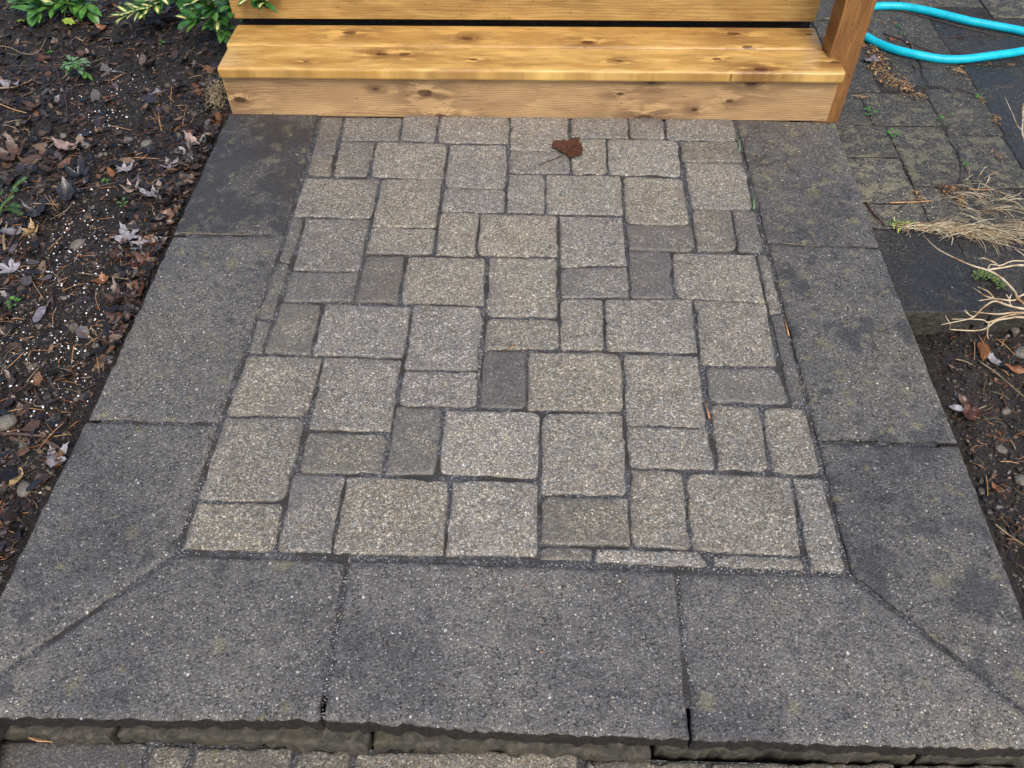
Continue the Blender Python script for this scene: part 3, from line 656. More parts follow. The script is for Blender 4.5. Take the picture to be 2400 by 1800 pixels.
# ------------------------------------------------------------------ hose
hp = [(3000, 230), (2700, 150), (2500, 103), (2400, 73), (2325, 58), (2271, 49), (2217, 37), (2163, 24), (2108, 14), (2052, 14), (2010, 26), (1985, 48), (1998, 72), (2032, 86), (2054, 98), (2090, 114), (2127, 125), (2163, 132), (2199, 136.5), (2235, 138), (2271, 137.5), (2307, 134), (2344, 128.5), (2380, 122), (2400, 118), (2480, 108), (2620, 70), (2800, 30)]
hpts = spline([G(x, y, TZ+.0165) for x, y in hp], 6)
for i, p in enumerate(hpts): p.z += .002*math.sin(i*.21)
hb = MB(); hb.tube(hpts, .0138, 16); hb_o = hb.build('garden_hose', M['hose'], None, hpts[len(hpts)//2])
tag(hb_o, 'turquoise garden hose looping round behind the post over the old tiles', 'hose')

# ------------------------------------------------------------------ leaves
def lobed(L, seed, lobes=5, depth=.45):
    rs = np.random.RandomState(seed); pts = []
    angs = np.linspace(-125, 125, lobes)
    for i, a in enumerate(angs):
        rl = L*(1-.38*abs(a)/125)*rs.uniform(.88, 1.1); w = 250/(lobes-1)
        for da, f in ((-.34, .62), (-.27, .60), (-.2, .78), (-.1, .76), (0, 1), (.1, .78), (.18, .8), (.27, .58), (.34, .6)):
            th = R(a+da*w); pts.append((math.sin(th)*rl*f, math.cos(th)*rl*f))
        if i < lobes-1:
            th = R(a+.5*w); pts.append((math.sin(th)*L*(1-depth)*.6, math.cos(th)*L*(1-depth)*.6))
    return pts
def leaf_geo(mb, outline, base, ang, curl, seed, mi=0, thick=.0004, tilt=0., wav=.38):
    """outline as a domed, crinkled sheet with a stalk; origin at the blade's foot"""
    rs = np.random.RandomState(seed); n = len(outline); L = max(math.hypot(*p) for p in outline)
    cx = sum(p[0] for p in outline)/n; cyy = sum(p[1] for p in outline)/n
    ca, sa = math.cos(ang), math.sin(ang)
    def P(x, y, lift=0):
        r = math.hypot(x-cx, y-cyy)/L
        z = curl*L*r*r + wav*L*(vn(np.array([x*1.0+seed]), np.array([y]), L*.28)[0]-.4)*.8 - abs(x)*.0 + tilt*y + lift
        return (base[0]+x*ca-y*sa, base[1]+x*sa+y*ca, base[2]+max(z, -.004)+.002)
    rings = [1., .72, .4]
    vs = []
    for f in rings: vs += [P(cx+(x-cx)*f, cyy+(y-cyy)*f, -.0*f) for x, y in outline]
    vs.append(P(cx, cyy))
    fs = []
    for ri in range(2): fs += [(ri*n+i, ri*n+(i+1) % n, (ri+1)*n+(i+1) % n, (ri+1)*n+i) for i in range(n)]
    fs += [(2*n+i, 2*n+(i+1) % n, 3*n) for i in range(n)]
    k = len(vs); lo = [(x, y, z-thick) for x, y, z in vs]
    mb.add(vs, fs, mi); mb.add(lo, [f[::-1] for f in fs], mi)
    return P
def ovate(L, Wd, n=14, ser=0.):
    up = []
    for i in range(n+1):
        t = i/n; w = Wd*.5*math.sin(math.pi*t**.8)**.85 if 0 < t < 1 else 0
        up.append((w*(1+(ser if i % 2 else -ser)), t*L))
    return up + [(-w, y) for w, y in up[-2:0:-1]]
def leaf(kind, px, py, L, ang, mat, surf, label, group, seed, curl=.35, stalk=True, name='fallen_leaf', dz=.002, cat='leaf'):
    p = surf(px, py, dz); mb = MB()
    ol = lobed(L, seed) if kind == 'lobed' else lobed(L, seed, 3, .3) if kind == 'tri' else ovate(L, L*.45, ser=.05)
    my = 0 if kind != 'ovate' else L*.5
    a = R(ang); base = (p.x+math.sin(a)*my, p.y-math.cos(a)*my, p.z)
    leaf_geo(mb, ol, base, a, curl, seed, 0)
    if stalk:
        s_l = L*.55
        q = [(base[0]+math.sin(a)*s_l*t, base[1]-math.cos(a)*s_l*t, base[2]+.003+.004*math.sin(t*3)) for t in (0, .3, .6, 1)]
        mb.tube(q, [.0011, .0009, .0008, .0011], 5, 0)
    o = mb.build(name, mat, None, tuple(p))
    tag(o, label, cat, group); return o
GL, GR_ = 'dead leaves lying on the left soil bed', 'dead leaves lying on the right soil bed'
LV = [('lobed', 303, 566, .058, 35, 'l_pale', 'large pale lilac lobed leaf beside the slab joint'), ('lobed', 336, 577, .045, 160, 'l_grey', 'grey-purple lobed leaf right of the large pale one'),
 ('tri', 356, 572, .045, 200, 'l_orange', 'orange-brown leaf between two pale leaves at the slab edge'), ('lobed', 376, 572, .045, 170, 'l_pale', 'pale leaf leaning on the slab edge beside the orange leaf'),
 ('lobed', 290, 404, .040, -60, 'l_pale', 'silvery leaf touching a thin orange leaf, mid bed'), ('ovate', 262, 410, .052, 40, 'l_orange', 'thin orange leaf under the silvery leaf'),
 ('lobed', 307, 450, .042, -40, 'l_pink', 'dull pink lobed leaf below the silvery leaf'), ('lobed', 362, 462, .045, 80, 'l_pale', 'pinkish pale leaf near the upper left slab'),
 ('tri', 41, 546, .042, 110, 'l_grey', 'lilac-grey leaf beside the tan leaf by the conifer sprigs'), ('lobed', 74, 550, .038, 10, 'l_tan', 'tan curled leaf beside the lilac-grey leaf'),
 ('lobed', 85, 505, .07, -10, 'l_black', 'big dark purple leaf right of the conifer sprigs'), ('lobed', 88, 258, .055, 70, 'l_brown', 'folded purple-brown leaf left of the dark stem'),
 ('ovate', 30, 205, .09, 75, 'l_grey', 'mauve leaf at the far left, below the thin red stem'), ('ovate', 125, 104, .045, 10, 'l_pink', 'pink-tan leaf below the green plant'),
 ('ovate', 240, 68, .05, 80, 'l_orange', 'orange-brown leaf under the variegated sprig'), ('ovate', 368, 242, .032, 35, 'l_tan', 'yellow-tan leaf in the middle of the upper bed'),
 ('lobed', 31, 638, .05, 80, 'l_pale', 'pale frayed leaf at the far left edge'), ('tri', 242, 662, .042, -110, 'l_orange', 'bright red-orange leaf above the lower slab edge'),
 ('ovate', 97, 742, .062, 175, 'l_grey', 'blue-grey pointed leaf standing in the black soil'), ('lobed', 277, 706, .05, 20, 'l_brown', 'dark brown lobed leaf left of the leaf drift'),
 ('tri', 312, 700, .05, -30, 'l_red', 'wet red-brown leaf in the drift at the slab edge'), ('ovate', 287, 748, .07, 95, 'l_red', 'glossy red leaf with a white tip at the slab edge'),
 ('ovate', 296, 746, .035, 90, 'l_pale', 'white leaf tip over the glossy red leaf'), ('ovate', 318, 634, .04, 25, 'l_pink', 'pale folded leaf at the top of the leaf drift'),
 ('lobed', 345, 622, .05, 120, 'l_red', 'red-brown leaf wedged against the slab, top of drift'), ('lobed', 128, 1082, .052, -35, 'l_pale', 'clean pale lobed leaf leaning on the front left slab'),
 ('ovate', 40, 1125, .05, 170, 'l_tan', 'dry tan pod-shaped leaf at the lower left edge'), ('lobed', 186, 418, .06, 0, 'l_black', 'black rotted leaf, upper of the wet clump'),
 ('lobed', 195, 436, .055, 90, 'l_black', 'black rotted leaf, lower of the wet clump'), ('lobed', 40, 370, .085, 95, 'l_brown', 'large brown leaf rolled up at the left edge'),
 ('ovate', 75, 380, .08, 85, 'l_brown', 'brown strap-like leaf beside the rolled one'), ('tri', 168, 352, .055, 80, 'l_pink', 'brown leaf left of the two grey stones'),
 ('ovate', 205, 130, .05, 20, 'l_pink', 'crumpled beige leaf above the green rosette'), ('ovate', 100, 142, .07, 100, 'l_red', 'wet red leaf behind the green rosette'),
 ('ovate', 262, 105, .04, 10, 'l_pink', 'pinkish leaf right of the beige one'), ('ovate', 268, 172, .035, 80, 'l_grey', 'small mauve leaf right of the green rosette'),
 ('tri', 370, 222, .035, 150, 'l_grey', 'blue-grey scrap beside the brown leaf'), ('ovate', 338, 215, .035, 10, 'l_brown', 'small brown leaf left of the blue-grey scrap'),
 ('lobed', 258, 240, .035, 60, 'l_brown', 'small brown lobed leaf amid white grains'), ('tri', 160, 470, .06, 20, 'l_black', 'blackish leaf right of the conifer sprigs'),
 ('lobed', 405, 395, .045, 40, 'l_grey', 'bluish leaf close beside the upper left slab'), ('lobed', 440, 360, .035, 130, 'l_pale', 'small lilac leaf close to the slab top corner'),
 ('tri', 460, 340, .04, 60, 'l_pink', 'dull pink leaf beside the upper slab edge'), ('ovate', 400, 300, .04, 15, 'l_brown', 'brown leaf left of the moss lump')]
for i, (k, px, py, L, a, mt, lab) in enumerate(LV):
    leaf(k, px, py, L*.98, a, M[mt], SL, lab, GL, 40+i, curl=.5+.6*((i*7) % 5)/5, dz=.002)
RV = [('tri', 2272, 972, .045, 150, 'l_red', 'red-brown leaf beside the right slab edge'), ('ovate', 2262, 950, .055, 30, 'l_brown', 'long brown leaf overlapping the red-brown one'),
 ('ovate', 2238, 962, .04, 80, 'l_pale', 'white leaf lying against the right slab edge'), ('tri', 2327, 852, .028, 20, 'l_pale', 'curled white leaf on the right soil'),
 ('ovate', 2372, 872, .05, 70, 'l_orange', 'orange-brown leaf right of the white curl'), ('ovate', 2330, 1148, .03, 20, 'l_orange', 'small orange leaf low on the right soil')]
for i, (k, px, py, L, a, mt, lab) in enumerate(RV):
    leaf(k, px, py, L, a, M[mt], SR, lab, GR_, 140+i, dz=.006)
leaf('tri', 2043, 143, .04, 100, M['l_grey'], ST, 'pale grey leaf in the debris beside the post', 'leaves on the old tiles', 160)
leaf('ovate', 2090, 95, .03, 60, M['l_orange'], ST, 'curled amber leaf between the hose runs', 'leaves on the old tiles', 161, curl=.8)
leaf('ovate', 2128, 104, .026, 20, M['l_tan'], ST, 'yellow curled leaf scrap touching the hose', 'leaves on the old tiles', 162, curl=.8)
leaf('ovate', 2143, 156, .022, 20, M['l_brown'], ST, 'small round brown leaf below the hose', 'leaves on the old tiles', 163, curl=.8)
# the big brown leaf on the pavers
bl = empty('fallen_leaf', SP(*zp('2', 1500, 480)))
tag(bl, 'wet brown toothed leaf lying alone on the pavers near the step', 'leaf')
ol = [(1350, 438), (1362, 418), (1400, 395), (1440, 392), (1480, 385), (1520, 380), (1560, 376), (1600, 375), (1625, 365), (1646, 350), (1643, 380), (1650, 405), (1668, 435), (1676, 460), (1688, 492), (1676, 512), (1680, 528), (1666, 540), (1664, 556), (1640, 556), (1612, 568), (1575, 562), (1540, 560), (1500, 543), (1460, 522), (1425, 500), (1395, 478), (1362, 462)]
op = [SP(*zp('2', *p)) for p in ol]; cpt = SP(*zp('2', 1540, 470)); n = len(op)
mb = MB(); vs = []
for f in (1, .7, .35):
    for i, p in enumerate(op):
        q = cpt.lerp(p, f); lift = .005+.008*f*f*(.6+.4*math.sin(i*1.1))+.003*math.sin(i*2.3+f*5); vs.append((q.x, q.y, q.z+lift))
vs.append((cpt.x, cpt.y, cpt.z+.004))
fs = [(r*n+i, r*n+(i+1) % n, (r+1)*n+(i+1) % n, (r+1)*n+i) for r in range(2) for i in range(n)]+[(2*n+i, 2*n+(i+1) % n, 3*n) for i in range(n)]
mb.add(vs, fs); mb.add([(x, y, z-.0006) for x, y, z in vs], [f[::-1] for f in fs])
mb.build('blade', M['l_red'], bl, tuple(cpt))
mb = MB(); mb.tube([SP(*zp('2', x, y), dz) for x, y, dz in ((1215, 628, .002), (1300, 595, .003), (1400, 555, .006), (1465, 520, .010), (1540, 455, .0095), (1600, 405, .010))], [.0022, .0016, .0015, .0015, .0011, .0006], 6)
mb.build('stalk', M['l_brown'], bl, tuple(SP(*zp('2', 1340, 580))))

# ------------------------------------------------------------------ stuff: litter, clods, perlite, needles
def inpoly(x, y, poly):
    c = False; n = len(poly)
    for i in range(n):
        (x1, y1), (x2, y2) = poly[i], poly[i-1]
        if (y1 > y) != (y2 > y) and x < (x2-x1)*(y-y1)/(y2-y1)+x1: c = not c
    return c
LEFTP = [(-60, -60), (560, -60), (545, 40), (500, 140), (532, 275), (395, 555), (195, 985), (-10, 1390), (-60, 1390)]
RIGHTP = [(2165, 768), (2470, 768), (2470, 1600), (2400, 1425), (2255, 1040)]
def rnd_in(poly, rs=random):
    xs = [p[0] for p in poly]; ys = [p[1] for p in poly]
    while True:
        x, y = rs.uniform(min(xs), max(xs)), rs.uniform(min(ys), max(ys))
        if inpoly(x, y, poly): return x, y
def flake(mb, p, L, Wd, rs=random):
    a = rs.uniform(0, 6.28); n = 6; ca, sa = math.cos(a), math.sin(a); t1, t2 = rs.gauss(0, .35), rs.gauss(0, .35); cu = rs.uniform(-.4, .9)
    vs = [(0, 0)]+[(math.cos(6.283*i/n)*L*rs.uniform(.6, 1.1), math.sin(6.283*i/n)*Wd*rs.uniform(.5, 1.1)) for i in range(n)]
    out = []
    for x, y in vs:
        r2 = (x*x+y*y)/(L*L); z = x*t1+y*t2+cu*L*r2*.6
        out.append((p.x+x*ca-y*sa, p.y+x*sa+y*ca, p.z+z))
    mb.add(out, [(0, i, i % n+1) for i in range(1, n+1)])
def soil_clear(px, py):      # potting mix area: few leaves, many white grains
    return math.exp(-(((px-170)/150)**2+((py-800)/230)**2)) + .8*math.exp(-(((px-215)/70)**2+((py-520)/60)**2)) + .5*math.exp(-(((px-290)/90)**2+((py-270)/90)**2))
lit = MB(); random.seed(21)
for i in range(5200):
    px, py = rnd_in(LEFTP); c = soil_clear(px, py)
    if random.random() < c*.55: continue
    s = random.choice([.004, .006, .008, .011, .015, .02]) * (1 if c < .4 else .6)
    if py > 830: s *= .6
    flake(lit, SL(px, py, s*.25), s, s*random.uniform(.3, .8))
for i in range(260):
    px, py = rnd_in(LEFTP); c = soil_clear(px, py)
    if random.random() < c*.8: continue
    s_ = random.uniform(.016, .032); flake(lit, SL(px, py, s_*.35), s_, s_*random.uniform(.4, .8))
for i in range(900):      # drift of leaves against the left slab
    t = random.random(); y = 290+t*560; ex = 530-(y-275)*.487 if y < 555 else 399-(y-550)*.461
    px = ex-abs(random.gauss(0, 26)); s = random.uniform(.007, .02)
    flake(lit, SL(px, y, s*.4+.003), s, s*random.uniform(.35, .8))
tag(lit.build('leaf_litter', M['litter'], smooth=False), 'fine wet leaf litter covering the left soil bed', 'leaf litter', kind='stuff')
cl = MB(); rs = np.random.RandomState(3)
for i in range(5200):
    px, py = rnd_in(LEFTP); s = random.choice([.0015, .002, .003, .004, .006])*random.uniform(.8, 1.3)
    blob(cl, SL(px, py, s*.3), (s, s*random.uniform(.4, 1), s*.7), 1, .3, rs)
for i in range(60):
    px, py = rnd_in(LEFTP); s = random.uniform(.008, .014)
    blob(cl, SL(px, py, s*.1), (s, s*.8, s*.6), 2, .2, rs)
tag(cl.build('soil_clods', M['chips'], smooth=False), 'dark crumbs and clods on the left soil bed', 'soil', kind='stuff')
pe = MB()
CL = [((170, 800), (125, 170), 430), ((215, 520), (70, 60), 130), ((240, 300), (60, 45), 110), ((130, 640), (110, 60), 90), ((90, 950), (90, 90), 90), ((40, 800), (50, 120), 60), ((320, 160), (70, 50), 45), ((260, 225), (90, 40), 60), ((180, 590), (90, 30), 60)]
for (cx, cy_), (sx, sy_), n in CL:
    for i in range(int(n*.62)):
        px, py = random.gauss(cx, sx*.62), random.gauss(cy_, sy_*.62)
        if not inpoly(px, py, LEFTP) or px < -20: continue
        s = random.choice([.0009, .0012, .0016, .0021, .003])*(1.3 if random.random() < .12 else .95)
        blob(pe, SL(px, py, .003+s*.5), (s, s*.85, s*.8), 1, .25, rs)
tag(pe.build('perlite', M['perlite']), 'white perlite grains scattered over the black potting soil', 'perlite', kind='stuff')
# needles and straw strewn about (fine mass)
def strand(mb, p, L, r, ang=None, bend=.2, n=5, lift=.004, sides=4):
    a = random.uniform(0, 6.283) if ang is None else ang; pts = []; b = random.gauss(0, bend); up = random.uniform(0, lift); 
    x, y = p.x-math.cos(a)*L/2, p.y-math.sin(a)*L/2
    for i in range(n):
        pts.append((x, y, p.z+.002+up*math.sin(i/(n-1)*math.pi)+random.uniform(0, .001)))
        x += math.cos(a)*L/(n-1); y += math.sin(a)*L/(n-1); a += b/(n-1)*2
    mb.tube(pts, [r*.7]+[r]*(n-2)+[r*.4], sides)
fn = MB()
for i in range(330):
    px, py = rnd_in(LEFTP); strand(fn, SL(px, py, .005), random.uniform(.02, .06), random.uniform(.0004, .0008), bend=.5)
for i in range(260):
    px, py = rnd_in(LEFTP); strand(fn, SL(px, py, .004), random.uniform(.008, .02), random.uniform(.0006, .0014), bend=.5)
tag(fn.build('dry_needles', M['needle']), 'fine dry needles and fibres strewn over the left bed', 'plant litter', kind='stuff')
tw = MB()
for i in range(150):
    px, py = rnd_in(LEFTP); strand(tw, SL(px, py, .005), random.uniform(.02, .07), random.uniform(.0005, .0012), bend=.9, n=6)
tag(tw.build('root_fibres', M['twig']), 'thin dark twigs and root fibres in the left bed', 'plant litter', kind='stuff')
# right bed litter
lr = MB()
for i in range(420):
    px, py = rnd_in(RIGHTP); s = random.uniform(.003, .011)
    flake(lr, SR(px, py, s*.2), s, s*random.uniform(.3, .8))
tag(lr.build('leaf_litter', M['litter'], smooth=False), 'sparse leaf scraps on the brown right bed', 'leaf litter', kind='stuff')
cr = MB()
for i in range(1500):
    px, py = rnd_in(RIGHTP); s = random.choice([.0015, .002, .003, .005])*random.uniform(.8, 1.4)
    blob(cr, SR(px, py, s*.2), (s, s*random.uniform(.5, 1), s*.6), 1, .3, rs)
tag(cr.build('soil_clods', M['chips'], smooth=False), 'crumbs and grit on the brown right bed', 'soil', kind='stuff')
nr_ = MB()
for i in range(70):
    px, py = rnd_in(RIGHTP); strand(nr_, SR(px, py, .004), random.uniform(.02, .05), random.uniform(.0005, .0009), bend=.5)
tag(nr_.build('dry_needles', M['needle']), 'dry needles strewn over the right bed', 'plant litter', kind='stuff')
# grit lying in the wide joints of pavers
gt = MB()
for i in range(900):
    e = random.choice([((640, 622), (416, 1290)), ((416, 1296), (1580, 1330)), ((820, 1310), (755, 1680)), ((1585, 1336), (1618, 1600)), ((1130, 730), (1120, 900)), ((1585, 1332), (1990, 1344)), ((1725, 300), (1985, 1340)), ((1090, 640), (1130, 760))])
    t = random.random(); px = e[0][0]+(e[1][0]-e[0][0])*t+random.gauss(0, 3); py = e[0][1]+(e[1][1]-e[0][1])*t+random.gauss(0, 2.5)
    s = random.uniform(.0007, .0017); p = G(px, py, -.003); blob(gt, p, (s, s, s*.8), 1, .2, rs)
tag(gt.build('joint_grit', M['gravelgrit']), 'loose pale grit in the joints of the pavers', 'grit', kind='stuff')

# ------------------------------------------------------------------ single twigs, needles
def poly_twig(name, pts, rads, mat, label, cat='twig', group=None, seg=5):
    mb = MB(); P = spline(pts, seg); k = len(P)
    r = [rads[0]+(rads[1]-rads[0])*i/(k-1) for i in range(k)]
    mb.tube(P, r, 6); o = mb.build(name, mat, None, tuple(P[k//2])); return tag(o, label, cat, group)
GT = 'twigs lying on the left bed'
TW = [([(0, 1020), (60, 1023), (117, 1029)], .0042, 'twig', 'thick grey twig pointing at the front left slab'), ([(0, 112), (30, 118), (55, 130), (90, 128), (112, 92)], .0018, 'straw', 'bent straw-coloured stalk at the left, below the green plant'),
 ([(0, 212), (40, 208), (82, 190)], .003, 'straw', 'tan stick left of the green rosette'), ([(0, 248), (35, 262), (65, 270)], .002, 'needle', 'reddish twig left of the dark stem'),
 ([(420, 83), (448, 68), (478, 56)], .0042, 'twig', 'pale stick under the shrub near the step'), ([(0, 320), (60, 343), (100, 372), (160, 400)], .0018, 'twig', 'long thin dark twig running down the upper bed'),
 ([(135, 336), (105, 362), (85, 385), (70, 400)], .0018, 'straw', 'pale curved stalk crossing the rolled brown leaf'), ([(10, 618), (40, 625), (72, 630)], .0022, 'straw', 'pale stalk over the frayed leaf'),
 ([(15, 590), (12, 560), (20, 530)], .0045, 'straw', 'cut pale stub standing by the left edge'), ([(20, 590), (35, 560), (45, 538)], .0028, 'twig', 'grey stick beside the cut stub'),
 ([(186, 645), (240, 651), (290, 658), (330, 662)], .0014, 'straw', 'straw lying over the red-orange leaf'), ([(80, 905), (92, 935), (108, 958)], .0014, 'twig', 'thin dark twig in the black potting soil'),
 ([(66, 900), (90, 872), (112, 852)], .0012, 'straw', 'greenish straw low on the potting soil'), ([(105, 1038), (125, 1045), (142, 1054)], .006, 'twig', 'short dark stick above the clean pale leaf'),
 ([(190, 448), (250, 438), (305, 428)], .0014, 'twig', 'thin dark twig crossing mid bed'), ([(120, 520), (160, 497), (175, 475)], .0012, 'straw', 'arched pale fibre near the black leaf'),
 ([(320, 75), (380, 60), (440, 30)], .0018, 'twig', 'dark twig under the variegated shrub'), ([(180, 92), (195, 100), (202, 95)], .0028, 'straw', 'short cream stalk below the green plant')]
for pts, r, mt, lab in TW: poly_twig('twig', [SL(x, y, .008) for x, y in pts], (r, r*.6), M[mt], lab, group=GT)
GN = 'orange needles lying on the left bed'
ND = [((72, 652), (107, 708)), ((136, 727), (127, 765)), ((228, 688), (236, 732)), ((185, 812), (175, 830)), ((154, 995), (91, 1061)), ((130, 1029), (167, 1022)), ((24, 970), (108, 966)), ((195, 595), (176, 620)), ((82, 483), (145, 486)), ((106, 460), (132, 498)), ((152, 456), (122, 484)), ((118, 465), (138, 492)),
      ((262, 195), (298, 174)), ((373, 268), (380, 312)), ((258, 300), (312, 310)), ((360, 262), (382, 312)), ((0, 895), (8, 880)), ((248, 790), (202, 815)), ((205, 788), (225, 810)), ((218, 783), (256, 808)), ((220, 815), (254, 851)), ((172, 858), (176, 812)), ((60, 832), (20, 868)), ((76, 828), (66, 862)), ((230, 840), (235, 880)), ((0, 758), (12, 752)), ((32, 754), (60, 754)), ((268, 778), (277, 808)), ((150, 560), (115, 590)), ((313, 375), (375, 377)), ((320, 370), (345, 362)), ((335, 380), (350, 366)), ((405, 205), (403, 262)), ((395, 230), (450, 290)), ((430, 300), (440, 250)), ((370, 425), (330, 470)), ((345, 430), (372, 462))]
for i, (a, b) in enumerate(ND):
    pa, pb = SL(*a, .009), SL(*b, .007); mid = (pa+pb)/2+Vector((random.gauss(0, .002), random.gauss(0, .002), .003))
    poly_twig('pine_needle', [pa, mid, pb], (.0011, .0006), M['needle'], 'slender orange-brown needle lying on the left soil bed', 'pine needle', GN, 4)
for i, (a, b, s, lab) in enumerate([(zp('6', 598, 1245), zp('6', 632, 1385), SP, 'orange needle pair in the joint of the seventh paver row'), (zp('6', 1243, 590), zp('6', 1275, 715), SP, 'orange needle in the joint beside the right border'), (zp('5', 433, 780), zp('5', 395, 832), SP, 'tiny orange needle scrap amid the central pavers')]):
    mb = MB()
    for dx in (-2, 2): mb.tube([s(a[0]+dx*.3, a[1], .001), s((a[0]+b[0])/2, (a[1]+b[1])/2, .003), s(b[0]-dx*.5, b[1], .001)], [.0012, .0018, .001], 5)
    o = mb.build('pine_needle', M['needle'], None, tuple(s(*a))); tag(o, lab, 'pine needle', 'needles fallen on the pavers')
for i in range(5):
    a = G(66+i*5, 1729+i*2, ZL+.03); b = G(120+i*5, 1737+i, ZL+.012)
    poly_twig('pine_needle', [a, (a+b)/2+Vector((0, 0, .003)), b], (.0012, .0009), M['needle'], 'orange needle in the bunch below the front left slab', 'pine needle', 'bunch of needles below the front slab', 3)
for a, b, c, lab in [((364, 877), (378, 884), (402, 887), 'short pale straw curved on the left middle slab'), ((512, 838), (524, 808), (528, 793), 'greenish straw in the joint beside the left slab'), ((592, 740), (610, 725), (623, 716), 'short straw across the left joint'), ((1003, 1057), (1018, 1050), (1028, 1046), 'tiny straw on a damp paver'), ((1870, 918), (1882, 905), (1888, 893), 'yellow straw on the right border joint'), ((1834, 570), (1870, 573), (1920, 577), 'pale straw along the upper right slab joint'), ((255, 983), (280, 981), (303, 980), 'green straw in the left slab joint'), ((425, 546), (500, 548), (590, 550), 'long green straw in the upper left slab joint'), ((2043, 785), (2058, 815), (2085, 845), 'thin white fibre on the blackened right slab')]:
    poly_twig('straw', [SP(*a, .002), SP(*b, .003), SP(*c, .002)], (.0009, .0006), M['straw'], lab, 'straw', 'straws fallen on the paving', 4)
GT2 = 'twigs lying on the old tiles'
for pts, r, mt, lab in [([(2105, 22), (2150, 35), (2200, 48), (2250, 62), (2310, 76), (2350, 88)], .0026, 'twig', 'long brown twig just under the upper hose run'), ([(2225, 88), (2260, 84), (2300, 82), (2365, 82)], .0018, 'stemd', 'thin dark twig crossing the blue-black tile'),
                        ([(2070, 78), (2110, 92), (2150, 108), (2195, 124)], .0024, 'stemd', 'dark twig with a burnt tip above the lower hose run'), ([(2160, 160), (2164, 178), (2178, 198)], .0022, 'stemd', 'short curved black twig below the hose'),
                        ([(2240, 206), (2265, 215), (2290, 222)], .0022, 'stemd', 'short black twig beside the blue-black tile'), ([(2029, 474), (2045, 497), (2062, 515), (2075, 530)], .0028, 'l_red', 'dark red twig along the right slab edge'),
                        ([(2246, 347), (2251, 380), (2251, 410), (2247, 432)], .002, 'stemd', 'thin black twig standing in the tile joint'), ([(2085, 475), (2130, 474), (2187, 471)], .0024, 'needle', 'reddish twig lying across the tile joint'), ([(2130, 468), (2118, 482), (2106, 492)], .0018, 'stemd', 'dark side twig under the reddish one'), ([(2270, 443), (2300, 445), (2330, 444)], .0024, 'needle', 'reddish twig right of the straw heap'), ([(2340, 449), (2370, 462), (2384, 480)], .003, 'straw', 'white peeled twig near the right edge')]:
    poly_twig('twig', [ST(x, y, .004) for x, y in pts], (r, r*.6), M[mt], lab, group=GT2)
for pts, lab in [([(2291, 853), (2330, 880), (2365, 910), (2402, 942)], 'long tan twig crossing the right bed'), ([(2235, 848), (2258, 853), (2275, 862)], 'thin pale twig near the right slab'), ([(2327, 1234), (2360, 1260), (2402, 1287)], 'yellow straw low on the right bed'), ([(2288, 965), (2300, 960), (2308, 956)], 'short white twig beside the red-brown leaf')]:
    poly_twig('twig', [SR(x, y, .01) for x, y in pts], (.002, .0013), M['straw'], lab, group='twigs lying on the right bed')
for i, (a, b) in enumerate([((2281, 803), (2281, 847)), ((2290, 788), (2316, 838)), ((2332, 797), (2375, 835)), ((2362, 1033), (2378, 1058)), ((2308, 1118), (2312, 1165)), ((2340, 1085), (2385, 1090)), ((2345, 870), (2362, 884)), ((2215, 1020), (2222, 1005)), ((2350, 800), (2345, 815))]):
    poly_twig('pine_needle', [SR(*a, .006), SR((a[0]+b[0])/2, (a[1]+b[1])/2, .009), SR(*b, .006)], (.0014, .0009), M['needle'], 'rust-brown needle lying on the right soil bed', 'pine needle', 'needles lying on the right bed', 3)
# straw heaps and debris on the tiles (uncountable)
st = MB()
def heap(n, x0, x1, y0, y1, ang, spread, Lr=(.04, .12), r=(.0007, .0013), lift=.02, mb=st, sl=0.):
    for i in range(n):
        px = random.uniform(x0, x1); t = (px-x0)/(x1-x0); py = random.uniform(y0, y1)+sl*t*(y1-y0)
        strand(mb, ST(px, py, random.uniform(0, lift*.6)), random.uniform(*Lr), random.uniform(*r), R(ang+random.gauss(0, spread)), .5, 6, lift)
heap(60, 2120, 2250, 530, 540, 0, 14, lift=.012); heap(190, 2230, 2480, 532, 556, -6, 24, (.05, .15), (.0004, .0009), lift=.02); heap(45, 2290, 2480, 548, 568, -14, 12, (.06, .14), (.0004, .0009), lift=.015)
heap(42, 2235, 2330, 440, 520, -38, 22, (.04, .11), (.0004, .0009), lift=.02); heap(16, 2250, 2330, 400, 470, 60, 25, (.03, .07), lift=.02); heap(18, 2340, 2420, 470, 500, -5, 10)
tag(st.build('dry_grass', M['straw']), 'pale dry grass heaped along the old tiles and the near slab', 'dry grass', kind='stuff')
db = MB()
def debris(n, x0, y0, x1, y1, w, s0=.002, s1=.007):
    for i in range(n):
        t = random.random(); px = x0+(x1-x0)*t+random.gauss(0, w); py = y0+(y1-y0)*t+random.gauss(0, w*.7); s = random.uniform(s0, s1)
        flake(db, ST(px, py, s*.4+.002), s, s*.5)
        if random.random() < .35: strand(db, ST(px, py, .004), random.uniform(.01, .035), random.uniform(.0005, .001), bend=.6)
M['debris'] = m_island('seed_debris', [(.30, .17, .06), (.10, .05, .03), (.45, .33, .14), (.05, .03, .022), (.22, .10, .04), (.38, .22, .08), (.03, .022, .02)], .5)
debris(170, 2030, 110, 2080, 165, 12, .003, .008); debris(240, 2045, 160, 2130, 205, 13); debris(110, 2120, 205, 2170, 232, 6); debris(120, 2235, 440, 2262, 488, 5, .002, .006); debris(50, 2210, 435, 2220, 452, 6)
debris(60, 2225, 150, 2262, 172, 7, .0015, .004); debris(45, 2262, 150, 2390, 154, 2.5, .0015, .003); debris(60, 2250, 165, 2310, 250, 3, .001, .003); debris(25, 2045, 52, 2100, 54, 2, .0015, .004); debris(25, 2330, 275, 2345, 290, 7); debris(25, 2330, 362, 2345, 370, 6, .001, .004)
